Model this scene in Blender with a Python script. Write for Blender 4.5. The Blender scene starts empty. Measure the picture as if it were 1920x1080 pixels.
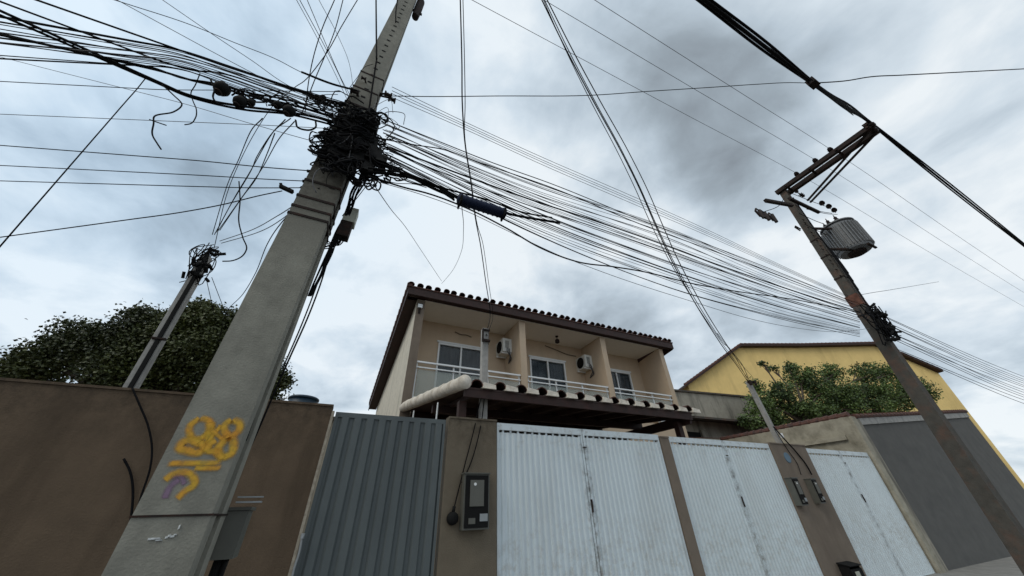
import bpy, math, random
from mathutils import Vector, Matrix
R = math.radians
sc = bpy.context.scene
COL = sc.collection
random.seed(7)

# ---------------------------------------------------------------- camera
F = 617.0
_Z = Vector((-29, 910, -F)).normalized()
_X = Vector((1527, -370, -F)); _X = (_X - _Z*_X.dot(_Z)).normalized()
_Y = _Z.cross(_X)
M = Matrix((_X, _Y, _Z))                     # camera axes -> world axes
CAM = Vector((0, 0, 1.6))
cd = bpy.data.cameras.new('camera'); cam = bpy.data.objects.new('camera', cd); COL.objects.link(cam)
cam.matrix_world = Matrix.Translation(CAM) @ M.to_4x4()
cd.sensor_width = 36; cd.lens = 36*F/1920; cd.clip_start = .05; cd.clip_end = 3000
sc.camera = cam

# ---------------------------------------------------------------- sky, sun, exposure
SUN_EL, SUN_AZ = 46, -108
W = bpy.data.worlds.new("World"); sc.world = W; W.use_nodes = True
def world():
    nt = W.node_tree; N = nt.nodes; L = nt.links; N.clear()
    def n(t, **k):
        x = N.new(t)
        for a, b in k.items(): setattr(x, a, b)
        return x
    def math_(op, a, b=None, c=None, clamp=False):
        m = n('ShaderNodeMath', operation=op, use_clamp=clamp)
        for i, v in enumerate((a, b, c)):
            if v is None: continue
            if hasattr(v, 'links'): L.new(v, m.inputs[i])
            else: m.inputs[i].default_value = v
        return m.outputs[0]
    out = n('ShaderNodeOutputWorld'); bg = n('ShaderNodeBackground')
    sky = n('ShaderNodeTexSky', sky_type='NISHITA', sun_disc=False)
    sky.sun_elevation = R(SUN_EL); sky.sun_rotation = R(SUN_AZ)
    tc = n('ShaderNodeTexCoord'); sep = n('ShaderNodeSeparateXYZ'); L.new(tc.outputs['Generated'], sep.inputs[0])
    zc = math_('MAXIMUM', sep.outputs[2], 0.02)
    den = math_('ADD', zc, 0.28)
    u = math_('DIVIDE', sep.outputs[0], den); v = math_('DIVIDE', sep.outputs[1], den)
    cmb = n('ShaderNodeCombineXYZ'); L.new(u, cmb.inputs[0]); L.new(v, cmb.inputs[1])
    def noise(scale, detail, rough, dist, off):
        mp = n('ShaderNodeMapping'); mp.inputs['Location'].default_value = off
        L.new(cmb.outputs[0], mp.inputs[0])
        t = n('ShaderNodeTexNoise'); t.inputs['Scale'].default_value = scale; t.inputs['Detail'].default_value = detail
        t.inputs['Roughness'].default_value = rough; t.inputs['Distortion'].default_value = dist
        L.new(mp.outputs[0], t.inputs['Vector']); return t.outputs['Fac']
    a = noise(1.5, 7, .52, .35, (3.1, 1.7, 0)); b = noise(4.6, 6, .55, .3, (7.7, 2.2, 0))
    s = math_('ADD', math_('MULTIPLY', a, .95), math_('MULTIPLY', b, .46))       # about .4-.9
    s = math_('SUBTRACT', s, .705)
    s = math_('MULTIPLY', s, 2.0)
    def blob(px, py, sharp, amp):                 # a bright or dark bank of cloud in that direction
        d = (M @ Vector((px-960, 540-py, -F))).normalized()
        dp = n('ShaderNodeVectorMath', operation='DOT_PRODUCT'); L.new(tc.outputs['Generated'], dp.inputs[0]); dp.inputs[1].default_value = d
        e = math_('POWER', math_('MAXIMUM', dp.outputs['Value'], 0.001), sharp)
        return math_('MULTIPLY', e, amp)
    base = .72
    for q in BLOBS: s = math_('ADD', s, blob(*q))
    s = math_('ADD', s, base)
    cr = n('ShaderNodeValToRGB'); L.new(s, cr.inputs[0])
    e = cr.color_ramp.elements
    e[0].position = 0; e[0].color = (.24, .275, .31, 1)
    e[1].position = 1; e[1].color = (.90, .955, .99, 1)
    for p, c in ((.3, (.36, .425, .48, 1)), (.55, (.52, .61, .69, 1)), (.78, (.70, .79, .865, 1))):
        k = e.new(p); k.color = c
    mx = n('ShaderNodeMix', data_type='RGBA'); mx.inputs[0].default_value = .93
    sk = n('ShaderNodeVectorMath', operation='SCALE'); L.new(sky.outputs[0], sk.inputs[0]); sk.inputs['Scale'].default_value = .09
    tint = n('ShaderNodeMix', data_type='RGBA', blend_type='MULTIPLY'); L.new(blob(300, 150, 5, .75), tint.inputs[0]); L.new(cr.outputs[0], tint.inputs[6]); tint.inputs[7].default_value = (.84, .96, 1.07, 1)
    L.new(sk.outputs[0], mx.inputs[6]); L.new(tint.outputs[2], mx.inputs[7])
    L.new(mx.outputs[2], bg.inputs['Color']); bg.inputs['Strength'].default_value = 1.0
    L.new(bg.outputs[0], out.inputs[0])
# px, py, sharpness, amount
BLOBS = [(1010, 440, 14, .46), (1330, 280, 80, -.36), (1190, 50, 60, -.20), (1400, 90, 30, -.04), (330, 60, 10, .06), (1140, 600, 90, -.30),
         (310, 470, 60, -.40), (560, 160, 25, .08), (1560, 520, 30, .08), (1640, 90, 20, -.14), (1070, 150, 200, -.22), (1060, 40, 200, -.16), (1420, 320, 120, -.14), (1290, 330, 200, -.14), (1130, 170, 150, .14), (800, 90, 80, -.14), (960, 160, 60, .16),
         (630, 610, 60, .42), (250, 560, 120, .25), (740, 560, 150, -.12), (1480, 200, 120, .14), (700, 200, 60, -.10)]
world()
sl = bpy.data.lights.new('sun', 'SUN'); sl.energy = 1.0; sl.angle = R(30); sl.color = (1, .93, .80)
so = bpy.data.objects.new('sun', sl); COL.objects.link(so)
sd = Vector((math.sin(R(SUN_AZ))*math.cos(R(SUN_EL)), math.cos(R(SUN_AZ))*math.cos(R(SUN_EL)), math.sin(R(SUN_EL))))
so.rotation_euler = sd.to_track_quat('Z', 'Y').to_euler()
vs = sc.view_settings; vs.view_transform = 'Standard'; vs.look = 'None'; vs.exposure = 0; vs.gamma = 1
sc.render.engine = 'CYCLES'; sc.cycles.max_bounces = 8; sc.cycles.transparent_max_bounces = 12

# ---------------------------------------------------------------- helpers
def ray(px, py): return M @ Vector((px-960, 540-py, -F))
def at(px, py, Y): d = ray(px, py); return CAM + d*(Y/d.y)
def atz(px, py, z): d = ray(px, py); return CAM + d*((z-1.6)/d.z)
def atpl(px, py, A, B):                       # hit of the sight line with the upright plane through A and B
    A, B = Vector(A), Vector(B); n = Vector((-(B-A).y, (B-A).x, 0)); d = ray(px, py)
    return CAM + d*((A-CAM).dot(n)/d.dot(n))
V = Vector
class MB:
    def __init__(s): s.v = []; s.f = []
    def quad(s, *p):
        i = len(s.v); s.v += [tuple(q) for q in p]; s.f.append(tuple(range(i, i+len(p)))); return s
    def box(s, x0, x1, y0, y1, z0, z1):
        return s.hexa([(x0,y0,z0),(x1,y0,z0),(x1,y1,z0),(x0,y1,z0)], [(x0,y0,z1),(x1,y0,z1),(x1,y1,z1),(x0,y1,z1)])
    def hexa(s, b, t):
        i = len(s.v); n = len(b); s.v += [tuple(q) for q in b] + [tuple(q) for q in t]
        s.f.append(tuple(range(i+n-1, i-1, -1))); s.f.append(tuple(range(i+n, i+2*n)))
        for k in range(n):
            j = (k+1) % n; s.f.append((i+k, i+j, i+n+j, i+n+k))
        return s
    def beam(s, a, b, w, h, up=(0,0,1)):
        a, b, up = V(a), V(b), V(up); d = (b-a).normalized(); sx = d.cross(up).normalized(); sz = sx.cross(d)
        c = [(-w/2,-h/2),(w/2,-h/2),(w/2,h/2),(-w/2,h/2)]
        return s.hexa([a+sx*x+sz*z for x, z in c], [b+sx*x+sz*z for x, z in c])
    def tube(s, pts, r, n=6, closed=False):
        pts = [V(p) for p in pts]; m = len(pts); i = len(s.v)
        rr = r if isinstance(r, (list, tuple)) else [r]*m
        ref = None
        for k, p in enumerate(pts):
            if closed: d = pts[(k+1) % m]-pts[k-1]
            else: d = pts[min(k+1, m-1)]-pts[max(k-1, 0)]
            if d.length < 1e-9: d = V((0,0,1))
            d.normalize()
            if ref is None: ref = V((0,0,1)) if abs(d.z) < .9 else V((1,0,0))
            a = (ref-d*ref.dot(d)).normalized(); ref = a; b = d.cross(a)
            for q in range(n):
                t = 2*math.pi*q/n; s.v.append(tuple(p+(a*math.cos(t)+b*math.sin(t))*rr[k]))
        for k in range(m if closed else m-1):
            k2 = (k+1) % m
            for q in range(n):
                q2 = (q+1) % n; s.f.append((i+k*n+q, i+k*n+q2, i+k2*n+q2, i+k2*n+q))
        if not closed:
            s.f.append(tuple(i+q for q in range(n-1, -1, -1))); s.f.append(tuple(i+(m-1)*n+q for q in range(n)))
        return s
    def cyl(s, a, b, r, r2=None, n=14): return s.tube([a, b], [r, r if r2 is None else r2], n)
    def lathe(s, a, axis, prof, n=20):           # prof: (distance along axis, radius)
        a, ax = V(a), V(axis).normalized(); return s.tube([a+ax*h for h, _ in prof], [max(q, .001) for _, q in prof], n)
    def build(s, name, mat, parent=None, smooth=False, loc=None):
        me = bpy.data.meshes.new(name); 
        o = V(loc) if loc is not None else (parent.location.copy() if parent else V((0,0,0)))
        if parent is None and loc is None and s.v:
            xs = [q[0] for q in s.v]; ys = [q[1] for q in s.v]; zs = [q[2] for q in s.v]
            o = V(((min(xs)+max(xs))/2, (min(ys)+max(ys))/2, min(zs)))
        if parent is not None and parent.parent is not None and loc is None: o = parent['_o'] and V(parent['_o'])
        me.from_pydata([tuple(V(q)-o) for q in s.v], [], s.f); me.update()
        if smooth:
            for p in me.polygons: p.use_smooth = True
        ob = bpy.data.objects.new(name, me); COL.objects.link(ob)
        if isinstance(mat, (list, tuple)):
            for q in mat: me.materials.append(q)
        else: me.materials.append(mat)
        if parent is not None: ob.parent = parent; ob['_o'] = tuple(o)
        else: ob.location = o; ob['_o'] = tuple(o)
        return ob
def tag(o, label, cat, group=None, kind=None):
    if label: o['label'] = label
    if cat: o['category'] = cat
    if group: o['group'] = group
    if kind: o['kind'] = kind
    return o
def empty(name, loc, label, cat, group=None):
    o = bpy.data.objects.new(name, None); COL.objects.link(o); o.location = V(loc); o['_o'] = tuple(loc)
    return tag(o, label, cat, group)
def copy_thing(src, off, label, rotz=None):
    def rec(o, par):
        c = o.copy(); COL.objects.link(c); c.parent = par
        for ch in [q for q in bpy.data.objects if q.parent == o]: rec(ch, c)
        return c
    kids = {}
    c = rec(src, None); c.location = src.location+V(off); c['label'] = label
    if rotz is not None: c.rotation_euler.z = rotz
    return c
def cat_rom(P, per=8):
    """smooth curve through the points, tangents weighted by the spacing"""
    P = [V(p) for p in P]
    if len(P) < 3: return [P[0].lerp(P[-1], k/per) for k in range(per+1)]
    D = [max((b-a).length, 1e-6) for a, b in zip(P, P[1:])]; n = len(P); T = []
    S = [(b-a)/d for a, b, d in zip(P, P[1:], D)]
    for i in range(n):
        if i == 0: T.append(S[0])
        elif i == n-1: T.append(S[-1])
        else: T.append((S[i-1]*D[i]+S[i]*D[i-1])/(D[i]+D[i-1]))
    out = []
    for i in range(n-1):
        a, b, h = P[i], P[i+1], D[i]
        for k in range(per):
            t = k/per; t2 = t*t; t3 = t2*t
            out.append(a*(2*t3-3*t2+1)+T[i]*h*(t3-2*t2+t)+b*(-2*t3+3*t2)+T[i+1]*h*(t3-t2))
    out.append(P[-1]); return out

# ---------------------------------------------------------------- materials
def mat(name, col, rough=.8, metal=0, var=.12, scale=6, stain=None, stain_s=1.2, stain_amt=.5, bump=.0, bump_s=40, streak=0, spec=.5):
    m = bpy.data.materials.new(name); m.use_nodes = True; nt = m.node_tree; N = nt.nodes; L = nt.links
    b = N['Principled BSDF']; b.inputs['Roughness'].default_value = rough; b.inputs['Metallic'].default_value = metal
    b.inputs['Specular IOR Level'].default_value = spec
    g = N.new('ShaderNodeNewGeometry')
    t = N.new('ShaderNodeTexNoise'); t.inputs['Scale'].default_value = scale; t.inputs['Detail'].default_value = 8; t.inputs['Roughness'].default_value = .65
    L.new(g.outputs['Position'], t.inputs['Vector'])
    r = N.new('ShaderNodeValToRGB'); L.new(t.outputs['Fac'], r.inputs[0])
    r.color_ramp.elements[0].position = .3; r.color_ramp.elements[1].position = .7
    r.color_ramp.elements[0].color = tuple(c*(1-var) for c in col)+(1,); r.color_ramp.elements[1].color = tuple(min(1, c*(1+var)) for c in col)+(1,)
    last = r.outputs[0]
    if stain:
        mp = N.new('ShaderNodeMapping'); L.new(g.outputs['Position'], mp.inputs[0])
        mp.inputs['Scale'].default_value = (stain_s, stain_s, stain_s*(.18 if streak else 1))
        t2 = N.new('ShaderNodeTexNoise'); t2.inputs['Scale'].default_value = 1.6; t2.inputs['Detail'].default_value = 9; t2.inputs['Roughness'].default_value = .62
        L.new(mp.outputs[0], t2.inputs['Vector'])
        r2 = N.new('ShaderNodeValToRGB'); L.new(t2.outputs['Fac'], r2.inputs[0])
        r2.color_ramp.elements[0].position = .48; r2.color_ramp.elements[1].position = .72
        r2.color_ramp.elements[0].color = (0,0,0,1); r2.color_ramp.elements[1].color = (stain_amt,)*3+(1,)
        mx = N.new('ShaderNodeMix'); mx.data_type = 'RGBA'; L.new(r2.outputs[0], mx.inputs[0]); L.new(last, mx.inputs[6]); mx.inputs[7].default_value = tuple(stain)+(1,)
        last = mx.outputs[2]
    L.new(last, b.inputs['Base Color'])
    if bump:
        t3 = N.new('ShaderNodeTexNoise'); t3.inputs['Scale'].default_value = bump_s; t3.inputs['Detail'].default_value = 6; L.new(g.outputs['Position'], t3.inputs['Vector'])
        bp = N.new('ShaderNodeBump'); bp.inputs['Strength'].default_value = bump; bp.inputs['Distance'].default_value = .01
        L.new(t3.outputs['Fac'], bp.inputs['Height']); L.new(bp.outputs[0], b.inputs['Normal'])
    return m
K = {}
K['brown'] = mat('brown_stucco', (.112,.078,.050), .95, var=.18, scale=3, stain=(.06,.04,.024), stain_s=1.3, stain_amt=.85, bump=.5, bump_s=60, streak=1)
K['brown2'] = mat('taupe_stucco', (.152,.125,.09), .95, var=.12, scale=4, stain=(.09,.07,.05), stain_s=1.5, stain_amt=.6, bump=.5, bump_s=70, streak=1)
K['brown3'] = mat('warm_brown_stucco', (.19,.152,.118), .95, var=.12, scale=4, stain=(.12,.092,.07), stain_s=1.5, stain_amt=.7, bump=.5, bump_s=70, streak=1)
K['conc'] = mat('pole_concrete', (.240,.232,.195), .92, var=.18, scale=9, stain=(.12,.118,.10), stain_s=2.2, stain_amt=.55, bump=.35, bump_s=90, streak=1)
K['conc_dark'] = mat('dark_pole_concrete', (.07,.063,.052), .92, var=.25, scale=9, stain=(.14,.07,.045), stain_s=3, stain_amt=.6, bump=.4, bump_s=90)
K['conc_post'] = mat('post_concrete', (.36,.35,.33), .9, var=.2, scale=12, stain=(.1,.1,.1), stain_s=3, stain_amt=.6, streak=1)
K['white'] = mat('white_metal_paint', (.66,.735,.77), .45, var=.03, scale=2, stain=(.5,.53,.53), stain_s=1.3, stain_amt=.45, streak=1)
K['whitet'] = mat('white_trim', (.78,.80,.80), .5, var=.03)
K['greyg'] = mat('slate_metal_paint', (.092,.108,.110), .5, var=.07, scale=3, stain=(.06,.072,.076), stain_s=1.3, stain_amt=.6, streak=1)
K['rust'] = mat('worn_edge', (.32,.28,.22), .8, var=.3, scale=20)
K['beige'] = mat('beige_paint', (.54,.42,.30), .9, var=.05, scale=3, stain=(.40,.31,.22), stain_s=1.2, stain_amt=.4, bump=.2, bump_s=60, streak=1)
K['side'] = mat('rough_side_plaster', (.62,.57,.47), .95, var=.14, scale=9, stain=(.36,.33,.27), stain_s=2, stain_amt=.7, bump=.6, bump_s=40, streak=1)
K['ceil'] = mat('white_ceiling', (.84,.79,.69), .9, var=.03)
K['tile'] = mat('clay_tile', (.10,.042,.03), .85, var=.4, scale=14, stain=(.05,.045,.045), stain_s=4, stain_amt=.8)
K['wood'] = mat('dark_wood', (.030,.012,.009), .7, var=.3, scale=10, stain=(.06,.016,.013), stain_s=3, stain_amt=.5)
K['mortar'] = mat('pale_mortar', (.72,.66,.57), .9, var=.15, scale=14, stain=(.4,.32,.25), stain_s=5, stain_amt=.6)
K['cable'] = mat('black_cable', (.008,.008,.009), .85, var=.2, spec=.08)
K['cable2'] = mat('grey_weathered_cable', (.05,.052,.06), .6, var=.2)
K['iron'] = mat('dark_iron', (.026,.020,.018), .8, spec=.15, var=.3, scale=25, stain=(.07,.03,.02), stain_s=8, stain_amt=.6)
K['galv'] = mat('galvanised_steel', (.33,.35,.36), .5, .6, var=.1)
K['tank'] = mat('transformer_paint', (.19,.20,.21), .55, var=.12, scale=12, stain=(.11,.10,.09), stain_s=5, stain_amt=.5)
K['porc'] = mat('porcelain', (.03,.02,.018), .5, var=.1, spec=.2)
K['plas'] = mat('dark_plastic', (.012,.012,.012), .8, var=.15, spec=.12)
K['plasg'] = mat('grey_plastic', (.10,.10,.085), .5, var=.1)
K['blue'] = mat('blue_plastic', (.012,.035,.06), .5, var=.15)
K['bluesleeve'] = mat('navy_plastic', (.010,.017,.045), .6, var=.1, spec=.2)
K['sticker'] = mat('blue_enamel', (.09,.16,.22), .5, var=.1)
K['boxw'] = mat('cream_plastic', (.42,.43,.36), .6, var=.06)
K['acw'] = mat('white_ac_case', (.66,.66,.62), .5, var=.06, scale=15)
K['yellow'] = mat('yellow_paint', (.82,.60,.24), .9, var=.06, scale=2, stain=(.42,.30,.12), stain_s=.8, stain_amt=.5, streak=1)
K['greyw'] = mat('stained_concrete', (.36,.33,.27), .95, var=.15, scale=5, stain=(.09,.085,.07), stain_s=1.6, stain_amt=.95, streak=1)
K['greyd'] = mat('dark_grey_render', (.115,.112,.105), .95, var=.12, scale=3, stain=(.08,.08,.078), stain_s=1, stain_amt=.6)
K['olive'] = mat('mossy_plaster', (.36,.33,.26), .95, var=.2, scale=4, stain=(.13,.115,.08), stain_s=1.4, stain_amt=.85, bump=.4, bump_s=50)
K['graf'] = mat('orange_spray_paint', (.52,.30,.03), .8, var=.3, scale=25)
K['grafp'] = mat('purple_spray_paint', (.22,.14,.24), .8, var=.2, scale=25)
K['paper'] = mat('torn_paper', (.6,.62,.62), .9, var=.3, scale=40)
K['asph'] = mat('asphalt', (.05,.05,.05), .95, var=.3, scale=30, bump=.5)
K['pave'] = mat('pavement_concrete', (.25,.24,.22), .95, var=.2, scale=5)
K['earth'] = mat('earth', (.14,.11,.08), .95, var=.3, scale=1)
K['bark'] = mat('bark', (.07,.055,.04), .95, var=.3, scale=20, bump=.5)
def seam_grime(m, xs, ax=0, wd=.13, col=(.16,.16,.155,1), thr=.45, amt=.8, gain=6):
    N = m.node_tree.nodes; L = m.node_tree.links; b = N['Principled BSDF']; src = b.inputs['Base Color'].links[0].from_socket
    def mt(op, a, b_=None, cl=False):
        x = N.new('ShaderNodeMath'); x.operation = op; x.use_clamp = cl
        for i, v in enumerate((a, b_)):
            if v is None: continue
            if isinstance(v, (int, float)): x.inputs[i].default_value = v
            else: L.new(v, x.inputs[i])
        return x.outputs[0]
    g = N.new('ShaderNodeNewGeometry'); sp = N.new('ShaderNodeSeparateXYZ'); L.new(g.outputs['Position'], sp.inputs[0])
    tot = None
    for X_ in xs:
        d = mt('ABSOLUTE', mt('SUBTRACT', sp.outputs[ax], X_)); q = mt('SUBTRACT', 1.0, mt('DIVIDE', d, wd), True); tot = q if tot is None else mt('MAXIMUM', tot, q)
    t = N.new('ShaderNodeTexNoise'); t.inputs['Scale'].default_value = 9; t.inputs['Detail'].default_value = 8; t.inputs['Roughness'].default_value = .75; L.new(g.outputs['Position'], t.inputs['Vector'])
    k = mt('MULTIPLY', mt('MULTIPLY', tot, mt('MULTIPLY', mt('SUBTRACT', t.outputs['Fac'], thr, True), gain)), amt, True)
    mx = N.new('ShaderNodeMix'); mx.data_type = 'RGBA'; L.new(k, mx.inputs[0]); L.new(src, mx.inputs[6]); mx.inputs[7].default_value = col; L.new(mx.outputs[2], b.inputs['Base Color'])
seam_grime(K['white'], (3.74, 7.36, 11.95))
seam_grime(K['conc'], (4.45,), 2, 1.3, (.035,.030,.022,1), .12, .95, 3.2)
seam_grime(K['white'], (2.70,), 2, .5, (.36,.34,.30,1), .5, .7, 5)
seam_grime(K['white'], (.9,), 2, .9, (.40,.38,.34,1), .47, .6, 5)
seam_grime(K['yellow'], (6.2,), 2, 1.6, (.40,.30,.13,1), .5, .6, 4)
seam_grime(K['brown'], (2.82,), 2, .7, (.05,.035,.022,1), .42, .8, 5)
seam_grime(K['brown2'], (2.8,), 2, .6, (.06,.045,.03,1), .42, .8, 5)
def glass(name, col, mixv, rough=.08):
    m = bpy.data.materials.new(name); m.use_nodes = True; N = m.node_tree.nodes; L = m.node_tree.links
    b = N['Principled BSDF']; b.inputs['Base Color'].default_value = col+(1,); b.inputs['Roughness'].default_value = rough
    t = N.new('ShaderNodeBsdfTransparent'); x = N.new('ShaderNodeMixShader'); x.inputs[0].default_value = mixv
    L.new(t.outputs[0], x.inputs[1]); L.new(b.outputs[0], x.inputs[2]); L.new(x.outputs[0], N['Material Output'].inputs[0]); return m
K['dglass'] = glass('window_glass', (.03,.045,.055), .5)
K['bglass'] = glass('balcony_glass', (.42,.46,.42), .42, .25)
K['curtain'] = mat('curtain', (.42,.47,.52), .9, var=.25, scale=3, stain=(.06,.06,.07), stain_s=6, stain_amt=.7, streak=1)
def leafmat(name, dark, light, scale=1.2):
    m = bpy.data.materials.new(name); m.use_nodes = True; N = m.node_tree.nodes; L = m.node_tree.links
    b = N['Principled BSDF']; b.inputs['Roughness'].default_value = .55
    g = N.new('ShaderNodeNewGeometry'); t = N.new('ShaderNodeTexNoise'); t.inputs['Scale'].default_value = scale; t.inputs['Detail'].default_value = 5
    L.new(g.outputs['Position'], t.inputs['Vector'])
    ad = N.new('ShaderNodeMath'); ad.operation = 'MULTIPLY_ADD'; L.new(g.outputs['Random Per Island'], ad.inputs[0]); ad.inputs[1].default_value = .35; L.new(t.outputs['Fac'], ad.inputs[2])
    r = N.new('ShaderNodeValToRGB'); L.new(ad.outputs[0], r.inputs[0]); e = r.color_ramp.elements
    e[0].position = .4; e[0].color = dark+(1,); e[1].position = .95; e[1].color = light+(1,)
    L.new(r.outputs[0], b.inputs['Base Color']); return m
K['leafL'] = leafmat('mango_leaves', (.016,.024,.006), (.085,.10,.022), .7)
K['leafR'] = leafmat('green_leaves', (.014,.034,.008), (.14,.21,.05), 1.2)

# ---------------------------------------------------------------- ground, street
MB().quad((-400,-400,-.02),(400,-400,-.02),(400,400,-.02),(-400,400,-.02)).build('ground', K['earth']); bpy.data.objects['ground']['kind'] = 'structure'
o = MB().quad((-150,-5.2,-.012),(150,-5.2,-.012),(150,1.7,-.012),(-150,1.7,-.012)).build('road', K['asph']); o['kind'] = 'structure'
o = MB().box(-150,150,1.7,1.85,-.05,.121).box(-150,150,1.85,5.1,-.05,.118).build('pavement', K['pave']); o['kind'] = 'structure'
o = MB().box(-150,150,-8,-5.2,-.05,.12).build('far_pavement', K['pave']); o['kind'] = 'structure'

# ---------------------------------------------------------------- front walls and gates, on the street line Y = 5
YW = 5.0
def wallbox(name, mt, x0, x1, z, label, y0=YW, y1=YW+.16, top=None, cat='wall', dz=0):
    t = empty(name, (x0, y0, 0), label, cat)
    MB().hexa([(x0,y0,0),(x1,y0,0),(x1,y1,0),(x0,y1,0)], [(x0,y0,z),(x1,y0,z+dz),(x1,y1,z+dz),(x0,y1,z)]).build('wall_body', mt, t)
    MB().hexa([(x0-.0,y0-.015,z+.002),(x1,y0-.015,z+dz+.002),(x1,y1+.015,z+dz+.002),(x0,y1+.015,z+.002)],
              [(x0-.0,y0-.015,z+.028),(x1,y0-.015,z+dz+.028),(x1,y1+.015,z+dz+.028),(x0,y1+.015,z+.028)]).build('coping', top or mt, t)
    return t
wallbox('boundary_wall', K['brown'], -16, -.2, 2.79, 'dark brown rendered wall behind the big leaning concrete pole')
MB().box(-.2,-.17,YW-.01,YW+.1,0,2.74).build('metal_jamb', K['rust'], None)
tag(bpy.data.objects['metal_jamb'], 'worn pale metal strip at the left side of the grey gate', 'gate frame')
wallbox('gate_pillar', K['brown2'], 1.36, 2.12, 2.76, 'taupe pillar with a meter box between grey and white gates', cat='pillar')
wallbox('gate_pillar', K['brown3'], 5.55, 5.77, 2.70, 'narrow brown pillar between the two widest white gates', cat='pillar')
wallbox('gate_pillar', K['brown3'], 8.99, 10.40, 2.74, 'wide brown pillar carrying a steel post and two meter boxes', cat='pillar')

def corrug(mb, x0, x1, z0, z1, y, pitch, depth, flute=.5):
    n = max(1, round((x1-x0)/pitch)); p = (x1-x0)/n; pr = []
    for k in range(n):
        a = x0+k*p; e = p*.16
        pr += [(a, 0), (a+p*(1-flute)/1-e, 0), (a+p*(1-flute), -depth), (a+p-e, -depth)]
    pr.append((x1, 0)); th = .004
    for (xa, ya), (xb, yb) in zip(pr, pr[1:]):
        if xb-xa < 1e-6: continue
        mb.hexa([(xa,y+ya,z0),(xb,y+yb,z0),(xb,y+yb+th,z0),(xa,y+ya+th,z0)], [(xa,y+ya,z1),(xb,y+yb,z1),(xb,y+yb+th,z1),(xa,y+ya+th,z1)])
    return mb
def gate(name, x0, x1, z, joints, mt, label, pitch=.095, depth=.018, slots=True, flute=.5, yb=YW+.05):
    t = empty(name, (x0, yb, 0), label, 'gate')
    edges = [x0+.012]+joints+[x1-.012]
    for i, (a, b) in enumerate(zip(edges, edges[1:])):
        a += .006; b -= .006
        top = z-(.10 if slots else .06)
        lf = corrug(MB(), a+.035, b-.035, .12, top-(.035 if slots else 0), yb, pitch, depth, flute).build('gate_leaf', mt, t)
        fr = MB().box(a, a+.035, yb-.022, yb+.02, .10, z).box(b-.035, b, yb-.022, yb+.02, .10, z)
        fr.box(a+.035, b-.035, yb-.022, yb+.02, top, z).box(a+.035, b-.035, yb-.022, yb+.02, .08, .12)
        if slots:
            k = a+.035+.06
            while k < b-.07: fr.box(k, k+.03, yb-.008, yb+.008, top-.036, top+.002); k += .13
        fr.build('frame', mt, lf)
    # centre seam: latch plate, bolt and keeper
    for j in joints:
        MB().box(j-.02, j+.045, yb-.034, yb-.0225, z-.30, z-.285).box(j-.012, j+.012, yb-.04, yb-.0225, 1.55, 1.72).build('latch', K['iron'], t)
        MB().box(j-.008, j+.008, yb-.012, yb+.015, .1, z-.02).build('seam', K['plas'], t)
    return t
gate('metal_gate', -.17, 1.34, 2.74, [], K['greyg'], 'tall slate grey ribbed metal gate beside the dark brown wall', pitch=.165, depth=.03, slots=False, flute=.62)
gate('metal_gate', 2.12, 5.55, 2.755, [3.74], K['white'], 'widest white ribbed metal gate, right beside the taupe meter pillar', pitch=.098)
gate('metal_gate', 5.77, 8.99, 2.74, [7.36], K['white'], 'white ribbed double gate between the narrow and the wide brown pillars')
gate('metal_gate', 10.40, 13.46, 2.70, [11.95], K['white'], 'farthest white double gate, right of the wide brown pillar')
# small weathered door closing the gap at the foot of the grey gate's left jamb
MB().tube(cat_rom([at(566,1010,4.97), at(560,1040,4.97), at(552,1064,4.97), at(548,1080,4.97)], 4), .012, 6).cyl(at(569,1000,4.95), at(566,1010,4.95), .02).build('hinge', K['galv'], None)
tag(bpy.data.objects['hinge'], 'worn metal hinge at the lower left edge of the grey gate', 'hinge')

def meter_box(c, w, h, label, mt=None, window=True):
    x, y, z = c; t = empty('meter_box', c, label, 'meter box')
    b = MB().box(x-w/2, x+w/2, y-.13, y, z, z+h).build('case', mt or K['plas'], t)
    MB().box(x-w/2+.02, x+w/2-.02, y-.145, y-.1305, z+.02, z+h-.02).build('lid', K['plas'], t)
    if window:
        MB().box(x-w*.28, x+w*.26, y-.156, y-.1455, z+h*.40, z+h*.88).build('window', K['plasg'], t)
        MB().cyl((x-w*.1,y-.17,z+h*.8),(x-w*.1,y-.1562,z+h*.8),w*.05,n=12).build('lens', K['whitet'], t)
    MB().box(x-w*.3, x-w*.05, y-.152, y-.1455, z+h*.1, z+h*.2).build('seal_plate', K['plasg'], t)
    MB().box(x+w*.12, x+w*.42, y-.152, y-.1455, z+h*.14, z+h*.27).build('seal_plate', K['galv'], t)
    MB().box(x-w/2-.012, x+w/2+.012, y-.16, y, z+h, z+h+.012).build('rain_hood', mt or K['plas'], t)
    return t
pm = at(886, 993, 4.99)
meter_box((pm.x, 4.999, pm.z), .36, .62, 'dark meter box with grey window on the taupe pillar', K['plasg'])
q = at(849, 972, 4.95)
MB().lathe((q.x,4.998,q.z), (0,-1,0), [(0,.04),(.02,.075),(.07,.07),(.09,.03)], 14).cyl((q.x,4.95,q.z+.06),(q.x+.01,4.95,q.z+.13),.02).build('junction_box', K['plas'], None, True)
tag(bpy.data.objects['junction_box'], 'small round black junction box left of the meter on the taupe pillar', 'junction box')
for (px, py, w, h, lb) in ((1503,948,.24,.50,'left one of the two slim meter boxes on the wide brown pillar'), (1537,944,.20,.46,'right one of the two slim meter boxes on the wide brown pillar')):
    p = at(px, py, 4.95); meter_box((p.x, 4.999, p.z), w, h, lb, K['plasg'])
p = at(1603, 1085, 4.9)
t = empty('mailbox', (p.x, 4.999, p.z), 'open black box with yellowish inside, low on the wide brown pillar', 'mailbox')
x, z = p.x, p.z
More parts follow.
